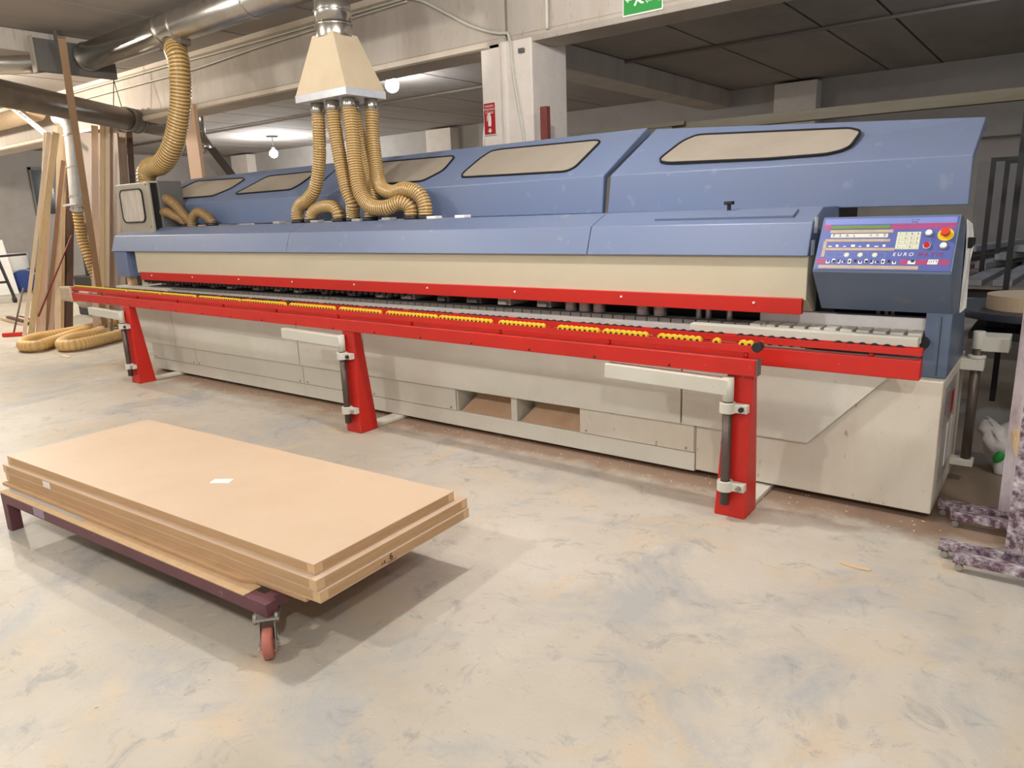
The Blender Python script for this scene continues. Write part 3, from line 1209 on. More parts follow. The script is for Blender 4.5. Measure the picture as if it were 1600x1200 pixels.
el = [(HX, HY, 3.50), (HX, HY, 3.54), (HX - .04, HY, 3.61), (HX - .12, HY, AX), (HX - .2, HY, AX)]
sweep(bm, smooth_path(el, .03), lambda i: .155, 28)
obj('elbow', bm, GALV, MD)
bm = B()
cyl(bm, (HX - .2, HY, AX), (-9.80, HY, AX), .155, n=36)
obj('duct_pipe', bm, GALV, MD)
for x in (-6.35, -7.66, -7.95, -9.77):
    bm = B()
    ringtube(bm, (x, HY, AX), (x + .025, HY, AX), .166, .153, 36)
    obj('duct_band', bm, GALV, MD, .002)
bm = B()
box(bm, -8.0, -7.58, HY - .06, HY + .06, AX - .20, AX - .13)
cyl(bm, (-7.8, HY, AX - .24), (-7.8, HY, AX - .12), .118, n=28)
obj('branch_saddle', bm, GALVD, MD, .003)
for x in (-6.0, -8.9):
    bm = B()
    bar(bm, (x, HY, AX + .15), (x, HY, CZ), .03, .005)
    obj('hanger_strap', bm, GREYBOX, MD)
DB = thing('damper_box', 'dark grey square damper box at the left end of the shiny duct', 'duct box', (-10.1, 4.5, 3.5))
bm = B()
box(bm, -9.88, -9.80, 3.94, 4.86, 3.44, 3.80)
obj('box_shell', bm, GREYBOX, DB, .01)
bm = B()
box(bm, -9.89, -9.785, 3.925, 3.94, 3.42, 3.82)
obj('flange', bm, CABINET, DB, .002)
bm = B()
box(bm, -9.86, -9.82, 4.2, 4.23, 3.80, CZ)
obj('hanger_strap', bm, GREYBOX, DB)
bm = tube_bm([(-9.86, 4.3, 3.62), (-10.1, 4.2, 3.62), (-10.5, 3.95, 3.62), (-11.1, 3.3, 3.62), (-11.6, 2.5, 3.62), (-12.1, 1.6, 3.62)], .13, 24, .1)
tag(obj('ceiling_duct', bm, GALV), 'short silver duct leaving the damper box towards the left edge', 'duct')
LP = thing('dusty_duct', 'long dark dusty duct crossing in front of the beam at the upper left', 'duct', (-10.8, 4.6, 3.0))
a_, b_ = Vector((-9.9, 3.30, 3.2)), Vector((-11.50, 5.72, 3.2))
bm = B()
cyl(bm, a_ + (a_ - b_) * .6, b_, .155, n=30)
obj('duct_pipe', bm, GALVD, LP)
d_ = (b_ - a_).normalized()
bm = B()
cyl(bm, b_, b_ + d_ * .28, .165, n=30)
obj('duct_sleeve', bm, GALVD, LP, .004)
for k in (0, .14, .28):
    bm = B()
    ringtube(bm, b_ + d_ * k, b_ + d_ * (k + .03), .178, .15, 30)
    obj('duct_band', bm, GREYBOX, LP, .002)
bm = B()
cyl(bm, b_ + d_ * .28, b_ + d_ * 1.5, .15, n=30)
obj('duct_pipe', bm, GALVD, LP)
CHN = thing('hanging_chain', 'thin chain hanging from the ceiling and holding the dark dusty duct', 'chain', (-11.3, 5.5, 3.4))
ps = b_ - d_ * .15
for sgn in (-.12, .12):
    bm = B()
    cyl(bm, ps + Vector((0, 0, .52)), ps + d_ * sgn + Vector((0, 0, .10)), .006, n=6)
    obj('chain_leg', bm, DARK, CHN)
bm = B()
cyl(bm, ps + Vector((0, 0, .52)), (ps.x, ps.y, CZ), .007, n=6)
obj('chain_drop', bm, DARK, CHN)
bm = B()
cyl(bm, (-24, 5.62, 3.58), (-14.3, 5.62, 3.58), .14, n=28)
tag(obj('tan_duct', bm, mat('tan_duct_sheet', (190, 166, 136), .5, .2)), 'tan round duct fixed along the beam behind the dark dusty duct', 'duct')
bm = B()
for dy in (-.03, .03):
    bar(bm, (-15.09, 5.35 + dy, 3.92), (-13.2, 5.35 + dy, 3.04), .012, .05)
for i in range(9):
    t = (i + .5) / 9
    bar(bm, (-14.7 + 1.5 * t, 5.32, 3.74 - .7 * t), (-14.7 + 1.5 * t, 5.38, 3.74 - .7 * t), .03, .01)
tag(obj('cable_tray', bm, GALVL), 'pale perforated cable tray slanting down left of the leaning planks', 'cable tray')
bm = B()
bar(bm, (-13.12, 8.0, 2.95), (-9.9, 8.0, 0.02), .2, .2)
tag(obj('slanting_duct', bm, mat('dark_duct_sheet', (84, 74, 68), .6)), 'dark square duct slanting down behind the tall pinkish board', 'duct')
bm = B()
cyl(bm, (-13.36, 8.0, 3.25), (-13.08, 8.0, 2.93), .11, n=16)
cyl(bm, (-13.36, 8.0, CZ), (-13.36, 8.0, 3.2), .11, n=16)
tag(obj('duct_elbow', bm, GALV), 'crinkled silver elbow on top of the slanting dark duct', 'duct')


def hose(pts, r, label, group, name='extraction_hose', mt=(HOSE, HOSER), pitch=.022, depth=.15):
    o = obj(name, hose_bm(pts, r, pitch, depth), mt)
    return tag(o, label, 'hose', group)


G1 = 'amber hoses under the hopper'
hose([(-5.455, 4.43, 2.55), (-5.46, 4.43, 2.43), (-5.51, 4.44, 2.16), (-5.60, 4.44, 1.93), (-5.74, 4.44, 1.82), (-5.87, 4.45, 1.77), (-5.92, 4.45, 1.70), (-5.92, 4.45, 1.62)], .062,
     'leftmost amber ribbed hose under the hopper, bending left at its foot', G1)
hose([(-5.25, 4.43, 2.55), (-5.24, 4.43, 2.36), (-5.19, 4.42, 2.09), (-5.13, 4.41, 1.88), (-5.09, 4.42, 1.77), (-5.115, 4.44, 1.69), (-5.124, 4.45, 1.62)], .064,
     'second amber ribbed hose from the left under the hopper', G1)
hose([(-5.04, 4.43, 2.55), (-5.015, 4.42, 2.34), (-4.985, 4.40, 2.075), (-4.93, 4.38, 1.86), (-4.80, 4.37, 1.735), (-4.62, 4.38, 1.715), (-4.49, 4.42, 1.75), (-4.41, 4.45, 1.71), (-4.399, 4.45, 1.62)], .066,
     'third amber ribbed hose from the left under the hopper, sagging low to the right', G1)
hose([(-4.99, 4.64, 2.55), (-4.98, 4.62, 2.32), (-4.92, 4.58, 2.06), (-4.82, 4.52, 1.90), (-4.64, 4.48, 1.84), (-4.46, 4.45, 1.86), (-4.31, 4.45, 1.82), (-4.245, 4.45, 1.73), (-4.238, 4.45, 1.62)], .062,
     'rightmost amber ribbed hose under the hopper, curving over to the right', G1)
hose([(-5.2, 4.62, 2.55), (-5.12, 4.62, 2.25), (-5.0, 4.58, 1.98), (-4.915, 4.52, 1.83), (-4.905, 4.46, 1.72), (-4.905, 4.45, 1.62)], .058,
     'amber ribbed hose hidden behind the two middle hoses under the hopper', G1)
hose([(-5.323, 4.45, 1.62), (-5.33, 4.45, 1.69), (-5.40, 4.46, 1.745), (-5.56, 4.47, 1.75), (-5.67, 4.46, 1.72), (-5.716, 4.45, 1.67), (-5.716, 4.45, 1.62)], .058,
     'short amber hose lying level behind the foot of the leftmost hose', 'short amber hoses along the hood')
G2 = 'small dull hoses by the cabinet'
hose([(-8.23, 4.40, 1.93), (-8.15, 4.40, 1.91), (-8.03, 4.41, 1.85), (-7.92, 4.43, 1.74), (-7.84, 4.45, 1.66), (-7.83, 4.45, 1.61)], .055, 'upper dull amber hose from the side of the window cabinet', G2, mt=(HOSEK, HOSEKR))
hose([(-8.23, 4.36, 1.77), (-8.15, 4.36, 1.78), (-8.05, 4.38, 1.74), (-7.96, 4.43, 1.68), (-7.93, 4.45, 1.61)], .052, 'lower dull amber hose from the side of the window cabinet', G2, mt=(HOSEK, HOSEKR))
hose([(-7.77, 4.42, 1.61), (-7.73, 4.42, 1.70), (-7.62, 4.43, 1.76), (-7.50, 4.44, 1.72), (-7.42, 4.45, 1.66), (-7.41, 4.45, 1.61)], .052, 'small arched amber hose right of the window cabinet hoses', G2, mt=(HOSEK, HOSEKR))
hose([(-7.80, 4.52, 3.47), (-7.71, 4.47, 3.40), (-7.65, 4.45, 3.30), (-7.64, 4.44, 3.12), (-7.72, 4.44, 2.84), (-7.88, 4.43, 2.56), (-8.05, 4.42, 2.39), (-8.25, 4.42, 2.30), (-8.46, 4.42, 2.285), (-8.58, 4.42, 2.22), (-8.61, 4.42, 2.10)], .112,
     'thick amber ribbed hose from the shiny duct down to the window cabinet', 'large amber hoses', pitch=.034, depth=.12)

# ---------------------------------------------------------------- stack of door blanks on the trolley
ANG = math.radians(2.77)
cs, sn = math.cos(ANG), math.sin(ANG)


def blank(cx, cy, ln, wd, z0, z1, label):
    t = thing('door_blank', label, 'board', (cx, cy, z0), ANG, 'tan door blanks stacked on the trolley')
    b = B()
    box(b, -ln / 2, ln / 2, -wd / 2, wd / 2, .004, z1 - z0 - .004)
    obj('core', b, MDFE, t, .001, local=True)
    for (a, d) in ((0, .004), (z1 - z0 - .004, z1 - z0)):
        b = B()
        box(b, -ln / 2 - .001, ln / 2 + .001, -wd / 2 - .001, wd / 2 + .001, a, d)
        obj('face_sheet', b, MDF, t, 0, local=True)
    for sx_ in (-1, 1):
        for sy_ in (-1, 1):
            b = B()
            xa, ya = sx_ * (ln / 2 - .02), sy_ * (wd / 2 - .02)
            box(b, xa - .0205, xa + .0205, ya - .0205, ya + .0205, .0045, z1 - z0 - .0045)
            obj('corner_block', b, PINE, t, .001, local=True)
    return t


T1 = blank(-3.4605, 1.87, 2.62, .838, .340, .385, 'top door blank of the stack, narrower, with a white label on its face')
T2 = blank(-3.452, 1.885, 2.668, .918, .2925, .339, 'second door blank from the top of the stack')
T3 = blank(-3.444, 1.886, 2.672, .912, .2465, .2915, 'bottom door blank of the stack with handwriting on its short edge')
b = B()
prism(b, [(-1.25, -.478), (.95, -.478), (1.02, -.45), (1.31, -.445), (1.31, .43), (-1.25, .43)], 0, .018, 'z')
T4 = obj('packing_board', b, MDFE, None, .002, local=True)
T4.location = (-3.50, 1.87, .2275)
T4.rotation_euler = (0, 0, ANG)
tag(T4, 'thin rough board lying between the trolley frame and the bottom door blank', 'board')
b = B()
box(b, -.05, .05, -.028, .028, 0, .0012)
o = obj('paper_label', b, WHITE, None, 0, local=True)
o.location = (-3.262, 1.83, .3852)
o.rotation_euler = (0, 0, ANG + .5)
tag(o, 'small white paper label lying on the top door blank', 'label')
b = B()
box(b, -.05, .03, -.001, .001, -.017, .017)
o = obj('edge_label', b, WHITE, T2, 0, local=True)
o.location = (-.79, -.461, .022)
b = B()
text('handwriting', 'c.ll.', .022, INK, T3, (1.3375, -.12, .018), (PI / 2, 0, PI / 2), .0003)
text('handwriting', '6', .042, INK, T3, (1.3375, -.075, .026), (PI / 2, 0, PI / 2), .0003)
b.free()
b = B()
box(b, 1.337, 1.3378, -.10, -.045, .006, .0085)
obj('underline', b, INK, T3, 0, local=True)

TR = thing('trolley', 'low maroon steel trolley under the door blanks, with a red wheel', 'trolley', (-3.45, 1.87, 0), ANG)


def tpart(name, mt, fn, bevel=.003, parent=None):
    b = B()
    fn(b)
    o = obj(name, b, mt, parent or TR, bevel, local=True)
    return o


tpart('side_rail', MAROON, lambda b: box(b, -1.20, 1.13, -.530, -.475, .165, .222))
tpart('side_rail', MAROON, lambda b: box(b, -1.20, 1.13, .35, .40, .165, .222))
for x in (-1.17, -.4, .4, 1.08):
    tpart('cross_rail', MAROON, lambda b: box(b, x - .025, x + .025, -.475, .35, .17, .222))
tpart('top_batten', mat('dusty_batten', (190, 160, 122), .8, c2=(168, 138, 102), scale=18), lambda b: box(b, -1.21, 1.0, -.533, -.45, .222, .2275), .001)
tpart('white_strip', GREYSTRIP, lambda b: box(b, -1.19, -.35, -.50, -.46, .2276, .2288), 0)
tpart('paint_drip', mat('paint_drip', (150, 130, 150), .4), lambda b: box(b, -.80, -.68, -.5315, -.5295, .175, .22), 0)
for (x, y) in ((-1.17, -.50), (-1.17, .375)):
    tpart('leg', MAROON, lambda b: box(b, x - .03, x + .03, y - .03, y + .03, 0, .17))


def caster(x, y, rot):
    c_ = bpy.data.objects.new('caster', None)
    b = B()
    box(b, -.055, .055, -.05, .05, .155, .165)
    box(b, -.032, .032, -.028, .028, .145, .156)
    c_ = obj('caster', b, STEEL, TR, .002, local=True)
    c_.location = (x, y, 0)
    c_.rotation_euler = (0, 0, rot)
    for sy_ in (-1, 1):
        b = B()
        hexa(b, [(.03, sy_ * .028 - .002, .045), (.075, sy_ * .028 - .002, .045), (.075, sy_ * .028 + .002, .045), (.03, sy_ * .028 + .002, .045),
                 (-.03, sy_ * .028 - .002, .147), (.035, sy_ * .028 - .002, .147), (.035, sy_ * .028 + .002, .147), (-.03, sy_ * .028 + .002, .147)])
        obj('fork_cheek', b, STEEL, c_, .001, local=True)
    b = B()
    cyl(b, (.05, -.02, .062), (.05, .02, .062), .062, n=32)
    obj('caster_wheel', b, CASTER, c_, .008, local=True)
    b = B()
    cyl(b, (.05, -.036, .062), (.05, .036, .062), .012, n=10)
    obj('axle', b, STEEL, c_, 0, local=True)
    for (bx, by) in ((-.045, -.04), (.045, -.04), (-.045, .04), (.045, .04)):
        b = B()
        cyl(b, (bx, by, .145), (bx, by, .182), .008, n=8)
        obj('plate_bolt', b, STEEL, c_, 0, local=True)
    return c_


caster(1.09, -.500, -.75)
caster(.62, .375, .4)
bm = B()
for k in range(26):
    a = rr.uniform(0, 6.28)
    d = rr.uniform(.01, .05)
    p = Vector((-2.33 + d * math.cos(a), 1.40 + d * math.sin(a), .004))
    q = p + Vector((rr.uniform(-.03, .03), rr.uniform(-.03, .03), rr.uniform(.0, .03)))
    bar(bm, p, q, .004, .003)
o = tag(obj('lint_tuft', bm, mat('pale_lint', (206, 190, 170), .9)), 'tuft of pale lint beside the red trolley wheel', 'lint', kind='stuff')

# ---------------------------------------------------------------- planks and clutter on the left
CAMP = Vector((0, 0, 1.65))


def plank(p0, p1, wid, thick, mt, label, roll=0.0, name='plank', cat='plank', group='planks leaning at the left'):
    b = B()
    p0, p1 = Vector(p0), Vector(p1)
    mid = (p0 + p1) / 2
    vdir = (CAMP - mid)
    vdir.z = 0
    up_ = vdir.normalized()
    if roll:
        up_ = Matrix.Rotation(roll, 3, 'Z') @ up_
    bar(b, p0, p1, wid, thick, up=up_)
    # level the foot on the floor
    for v in b.verts:
        if v.co.z < .05:
            v.co.z = 0.002
    return tag(obj(name, b, mt, None, .002), label, cat, group)


PL, PN, BR, PK, DKW = WOODP
plank((-12.94, 4.33, 0), (-11.87, 4.78, 2.99), .055, .03, PL, 'pale narrow plank at the left edge of the leaning planks')
plank((-12.92, 4.42, 0), (-11.86, 4.87, 2.99), .088, .03, PN, 'knotty pine plank right behind the pale leftmost edge plank')
plank((-13.03, 4.60, 0), (-12.56, 5.05, 3.05), .135, .03, PK, 'wide pinkish brown plank standing up behind the pine plank')
plank((-13.05, 4.68, 0), (-12.41, 5.13, 2.65), .06, .03, BR, 'brown plank in the gap right of the knotty pine plank')
plank((-13.03, 4.75, 0), (-12.69, 5.2, 2.48), .08, .03, PK, 'short pinkish plank between the brown plank and the tall cream planks')
plank((-13.2, 4.86, 0), (-12.80, 5.3, 2.62), .13, .03, BR, 'darker brown plank in the shade behind the knotty pine plank')
plank((-13.12, 5.02, 0), (-12.86, 5.46, 2.9), .15, .03, DKW, 'wide dark plank in the shade left of the tall cream plank')
plank((-12.92, 4.81, 0), (-12.56, 5.26, 3.31), .09, .03, PL, 'tall cream plank just left of the upright grey pipe')
plank((-12.92, 4.88, 0), (-12.62, 5.33, 3.21), .045, .03, PN, 'thin yellowish plank beside the tall cream plank')
plank((-12.90, 4.98, 0), (-12.72, 5.43, 3.05), .10, .03, DKW, 'very dark plank in the shade behind the upright grey pipe')
plank((-12.17, 5.08, 0), (-12.09, 5.53, 3.15), .095, .03, PK, 'pink beige plank, leftmost of the group behind the rail end')
plank((-12.09, 5.14, 0), (-11.95, 5.58, 3.17), .06, .03, PN, 'yellowish plank, second of the group behind the rail end')
plank((-12.10, 5.21, 0), (-11.95, 5.64, 3.16), .075, .03, PL, 'pale plank, third of the group behind the rail end')
plank((-12.08, 5.28, 0), (-11.94, 5.71, 3.15), .04, .03, BR, 'thin brown edged plank at the right of the group behind the rail end')
plank((-12.70, 5.95, 0), (-12.80, 6.28, 3.2), .10, .04, PK, 'pinkish post like plank behind the window cabinet')
plank((-12.60, 6.02, 0), (-12.70, 6.35, 3.18), .09, .04, DKW, 'dark brown plank right behind the pinkish one at the window cabinet')
b = B()
hexa(b, [(-13.3, 5.55, 0.002), (-12.25, 5.62, 0.002), (-12.25, 5.645, 0.002), (-13.3, 5.575, 0.002), (-13.55, 5.93, 3.2), (-12.25, 5.93, 3.08), (-12.25, 5.955, 3.08), (-13.55, 5.955, 3.2)])
tag(obj('sheet_board', b, GREYBOARD, None, .002), 'wide grey brown sheet board leaning behind the planks', 'board')
b = B()
box(b, -9.36, -9.08, 5.40, 5.45, 0.002, 3.12)
tag(obj('standing_board', b, mat('pinkish_board', (206, 168, 138), .65, c2=(196, 158, 128), scale=2)), 'tall pinkish board standing upright behind the lids left of the hopper', 'board')
plank((-12.16, 5.22, 0), (-9.36, 4.075, 3.74), .08, .03, mat('tan_batten', (150, 120, 90), .6), 'long brown batten rising from behind the grey pipe to the damper box', name='batten', cat='batten', group='battens')
# upright pipe with hose
VP = thing('upright_pipe', 'pale grey upright pipe with bands between the leaning planks', 'pipe', (-12.6, 5.35, 1.85))
b = tube_bm([(-12.30, 5.10, 3.25), (-12.16, 5.12, 3.23), (-12.06, 5.14, 3.14), (-12.04, 5.15, 3.0), (-12.27, 5.15, 1.89)], .095, 20, .05)
obj('pipe_tube', b, GALVL, VP)
for t in (.02, .42, .8, .97):
    p = Vector((-12.04, 5.15, 3.0)) * (1 - t) + Vector((-12.27, 5.15, 1.89)) * t
    b = B()
    ringtube(b, p - Vector((-.0024, 0, .0125)), p + Vector((-.0024, 0, .0125)), .104, .09)
    obj('pipe_band', b, STEEL, VP)
b = B()
bar(b, (-12.42, 5.04, 1.98), (-11.95, 5.04, 2.0), .04, .03)
obj('bracket', b, GALVL, VP)
hose([(-12.27, 5.15, 1.90), (-12.31, 5.17, 1.5), (-12.26, 5.2, 1.16), (-12.18, 5.25, .7), (-12.15, 5.3, .2)], .08, 'amber hose hanging below the upright grey pipe', 'large amber hoses', pitch=.05)
hose([(-12.5, 5.6, .1), (-12.29, 5.11, .085), (-12.11, 4.59, .085), (-12.02, 4.2, .085), (-11.74, 3.93, .085), (-11.36, 3.78, .085), (-11.16, 3.90, .085), (-11.46, 4.22, .085), (-11.71, 4.49, .085), (-12.0, 4.85, .085)], .078,
     'left loop of dusty tan hose lying on the floor by the planks', 'dusty hoses on the floor', 'floor_hose', (HOSED, HOSEDR), .05, .06)
hose([(-11.7, 4.95, .085), (-11.52, 4.75, .085), (-11.40, 4.43, .085), (-11.12, 4.18, .085), (-10.82, 4.07, .085), (-10.70, 4.2, .085), (-10.80, 4.52, .085), (-11.02, 4.93, .085), (-11.10, 5.3, .085), (-11.1, 5.7, .085)], .082,
     'right loop of dusty tan hose lying on the floor behind the left red post', 'dusty hoses on the floor', 'floor_hose', (HOSED, HOSEDR), .05, .06)
b = B()
cyl(b, (-12.70, 4.5, .32), (-12.25, 5.0, 1.53), .014, n=8)
tag(obj('stick', b, BROWNRED), 'thin reddish stick leaning across the planks', 'stick')
BRM = thing('broom', 'long handled broom with a red head on the floor left of the planks', 'broom', (-13.19, 4.28, 0))
b = B()
bar(b, (-13.30, 4.16, .035), (-13.08, 4.42, .035), .06, .06)
obj('broom_head', b, REDG, BRM, .01)
b = B()
cyl(b, (-13.19, 4.28, .05), (-13.55, 4.66, .72), .013, n=10)
obj('handle', b, DKW, BRM)
for i in range(6):
    b = B()
    yy = 5.02 + .06 * (i % 3)
    bar(b, (-15.9 + .1 * i, yy, .03 + .045 * (i // 3)), (-14.5, yy - .12, .03 + .045 * (i // 3)), .05, .04)
    tag(obj('offcut', b, DKW if i % 2 else PK), 'reddish wood offcut in the low pile at the left edge', 'offcut', 'wood offcuts in the low pile')
b = B()
prism(b, [(-11.2, 3.35), (-10.95, 3.34), (-10.93, 3.38), (-11.19, 3.40)], 0.001, .012, 'z')
o = tag(obj('wood_scrap', b, PL), 'small pale wood scrap on the floor in front of the right hose loop', 'scrap')
o.location = (-10.35, 3.9, .001)
# dim machine behind the planks
DM = thing('boring_machine', 'dark cluttered machine in the shade behind the grey pipe and planks', 'machine', (-13.9, 6.3, 0))
b = B()
box(b, -15.2, -13.9, 6.1, 6.7, 0.002, .75)
obj('machine_body', b, DARK, DM, .02)
b = B()
box(b, -14.9, -14.0, 6.2, 6.6, .75, 1.75)
obj('machine_head', b, DARK, DM, .02)
b = B()
cyl(b, (-14.5, 5.95, .35), (-14.1, 5.95, .35), .17, n=20)
obj('motor', b, CABINET, DM, .02)
b = B()
cyl(b, (-14.3, 6.2, 1.25), (-14.3, 6.02, 1.25), .12, n=16)
obj('hand_wheel', b, STEEL, DM, .01)
# far left corner
bm = B()
box(bm, -24.995, -24.97, 9.35, 9.9, 2.08, 3.36)
wf = struct('window_1', bm, mat('dark_window_glass', (52, 58, 58), .15))
bm = B()
box(bm, -24.995, -24.94, 9.30, 9.95, 3.36, 3.44)
box(bm, -24.995, -24.94, 9.30, 9.36, 2.02, 3.44)
wq = struct('window_frame', bm, GREYBOX, 0, wf)
DR = thing('drum', 'blue plastic drum lying on its side by the left wall', 'drum', (-22.5, 8.0, 0))
b = B()
cyl(b, (-22.9, 8.15, .31), (-22.1, 7.65, .31), .30, n=28)
obj('drum_body', b, DRUM, DR, .03)
b = B()
ringtube(b, (-22.24, 7.74, .31), (-22.15, 7.68, .31), .315, .29, 28)
obj('drum_band', b, GALVL, DR)
b = B()
cyl(b, (-24.0, 8.15, 0.002), (-24.0, 8.15, 1.0), .32, .36, n=24)
tag(obj('bucket', b, WHITE, None, .02), 'white plastic tub standing behind the blue drum', 'tub')
b = B()
prism(b, [(6.2, .10), (7.45, .10), (7.38, 1.40), (7.22, 1.40), (6.6, 1.40)], -22.05, -22.0)
for v in b.verts:
    if v.co.z > 1:
        v.co.x -= .25
    if v.co.z < .2:
        v.co.z = .002
tag(obj('leaning_sheet', b, WHITE, None, .003), 'white sheet with a slanting edge leaning at the far left', 'sheet')
CT = thing('wheeled_stand', 'dark wheeled metal stand cut off by the left edge', 'stand', (-19.5, 6.3, 0))
for nm, p, q in (('upright', (-19.6, 6.33, 1.06), (-19.4, 6.45, .14)), ('arm', (-19.6, 5.9, 1.05), (-19.5, 6.9, 1.08)), ('cross_bar', (-19.5, 5.9, .48), (-19.5, 6.42, .48))):
    b = B()
    bar(b, p, q, .05, .05)
    obj(nm, b, DARK, CT, .004)
b = B()
cyl(b, (-19.4, 6.42, .07), (-19.4, 6.48, .07), .07, n=14)
obj('wheel', b, DARK, CT)
b = B()
cyl(b, (-19.6, 5.8, .002), (-19.6, 5.8, 1.05), .03, n=8)
obj('upright', b, DARK, CT)

# ---------------------------------------------------------------- on the pillar and the beam
FS = thing('fire_sign', 'red fire extinguisher sign on the left of the white pillar', 'sign', (-4.74, 5.985, 2.4))
b = B()
box(b, -4.82, -4.665, 5.982, 5.988, 2.395, 2.705)
obj('sign_border', b, SIGNWHITE, FS)
b = B()
box(b, -4.812, -4.673, 5.979, 5.983, 2.403, 2.697)
sp_ = obj('sign_panel', b, SIGNRED, FS)
for s_, z in (('YANGIN', .268), ('SÖNDÜRME', .237), ('CİHAZI', .206)):
    text('sign_lettering', s_, .030 if len(s_) < 8 else .025, SIGNWHITE, sp_, (-.003, -.008, z), (PI / 2, 0, 0), .0005)
b = B()
prism(b, rrect(-4.742, 2.53, .019, .052, .012), 5.976, 5.979, 'y')
prism(b, [(-4.75, 2.58), (-4.734, 2.58), (-4.734, 2.595), (-4.72, 2.596), (-4.72, 2.602), (-4.755, 2.602), (-4.775, 2.575), (-4.778, 2.53), (-4.772, 2.53), (-4.768, 2.575), (-4.75, 2.592)], 5.976, 5.979, 'y')
obj('extinguisher_pictogram', b, SIGNWHITE, sp_)
b = B()
prism(b, [(-4.742, 2.415), (-4.715, 2.44), (-4.730, 2.44), (-4.730, 2.458), (-4.754, 2.458), (-4.754, 2.44), (-4.769, 2.44)], 5.976, 5.979, 'y')
obj('arrow', b, SIGNWHITE, sp_)
ES = thing('exit_sign', 'green and white exit sign on the beam at the top of the picture', 'sign', (-3.07, 5.99, 3.22))
b = B()
box(b, -3.255, -2.885, 5.988, 5.996, 3.285, 3.50)
obj('sign_border', b, SIGNWHITE, ES)
b = B()
box(b, -3.245, -2.895, 5.984, 5.99, 3.297, 3.49)
eg = obj('sign_panel', b, SIGNGREEN, ES)
ES.location.z += 0
for o in list(ES.children) + [eg]:
    pass
b = B()
prism(b, [(-3.235, 3.42), (-3.20, 3.455), (-3.20, 3.436), (-3.165, 3.436), (-3.165, 3.404), (-3.20, 3.404), (-3.20, 3.385)], 5.981, 5.984, 'y')
obj('arrow', b, SIGNWHITE, eg)
b = B()
prism(b, [(-3.15, 3.36), (-3.132, 3.352), (-3.112, 3.39), (-3.095, 3.372), (-3.078, 3.362), (-3.055, 3.362), (-3.055, 3.372), (-3.078, 3.382), (-3.09, 3.405), (-3.085, 3.43), (-3.065, 3.418), (-3.06, 3.428), (-3.09, 3.452), (-3.13, 3.452), (-3.145, 3.425), (-3.135, 3.42), (-3.122, 3.438), (-3.115, 3.43), (-3.125, 3.40)], 5.981, 5.984, 'y')
prism(b, rrect(-3.10, 3.471, .013, .013, .0125), 5.981, 5.984, 'y')
obj('running_pictogram', b, SIGNWHITE, eg)
text('sign_lettering', 'ÇIKIŞ', .058, SIGNWHITE, eg, (.098, -.008, .165), (PI / 2, 0, 0), .0005)
ES.location.z -= .065
CO = [('conduit', [(-5.75, 5.97, 3.83), (-5.55, 5.965, 3.77), (-5.2, 5.965, 3.58), (-4.9, 5.965, 3.42), (-4.6, 5.965, 3.31), (-4.46, 5.965, 3.29), (-4.44, 5.965, 3.2), (-4.42, 5.965, 2.9), (-4.33, 5.965, 2.4), (-4.28, 5.965, 2.0)], .014, 'cream cable curving from the beam down the white pillar'),
      ('conduit', [(-24, 5.94, 3.835), (-12, 5.94, 3.835), (-9, 5.94, 3.82), (-5.75, 5.95, 3.83)], .012, 'upper thin cream conduit along the top of the long beam'),
      ('conduit', [(-24, 5.95, 3.72), (-12, 5.95, 3.70), (-10, 5.95, 3.70), (-8.2, 5.95, 3.76), (-5.75, 5.95, 3.80)], .010, 'lower thin cream conduit sagging below the other on the long beam'),
      ('conduit', [(-4.02, 5.97, CZ), (-4.02, 5.97, 3.6), (-4.02, 5.97, 3.25)], .016, 'short white conduit running up the beam above the white pillar')]
for nm, pts, r, lab in CO:
    tag(obj(nm, tube_bm(pts, r, 8, .1), CREAM), lab, 'conduit', 'conduits on the beam')
b = B()
cyl(b, (-24, 11.03, 3.885), (3, 11.03, 3.885), .025, n=8)
tag(obj('ceiling_conduit', b, GREYBOARD), 'long straight conduit fixed under the ceiling of the dark rear bay', 'conduit', 'conduits on the beam')
b = B()
box(b, -4.285, -4.21, 6.30 - .34, 6.30 - .28, 0.002, 2.61 - .03)
o = tag(obj('brown_post', b, BROWNRED, None, .003), 'reddish brown steel post standing at the right face of the white pillar', 'post')
o.location = (-4.02, 5.90, .002)
b = B()
bar(b, (-3.55, 5.6, 2.27), (-2.5, 5.6, 2.27), .03, .03)
tag(obj('support_rod', b, MUSTARD), 'thin rod along the back of the lids right of the white pillar', 'rod')
b = B()
bar(b, (-2.62, 5.65, 2.24), (1.2, 5.58, 2.22), .06, .075)
tag(obj('mustard_bar', b, MUSTARD, None, .003), 'long dusty mustard bar passing just above the right lid', 'bar')
b = B()
for (x, y) in ((-2.0, 5.64), (1.1, 5.59), (-2.55, 5.63)):
    pass
b.free()
RW = thing('white_disc_roll', 'white round roll with a brown stain half hidden behind the white pillar', 'roll', (-6.0, 7.5, 2.2))
b = B()
cyl(b, (-5.99, 7.5, 2.52), (-5.90, 7.62, 2.52), .29, n=32)
obj('roll_rim', b, WHITE, RW, .02)
b = B()
cyl(b, (-5.97, 7.49, 2.50), (-5.96, 7.505, 2.50), .19, n=28)
obj('roll_core', b, MDFE, RW)
b = B()
box(b, -6.0, -5.90, 7.52, 7.62, 0.002, 2.25)
obj('stand_column', b, GREYBOX, RW)

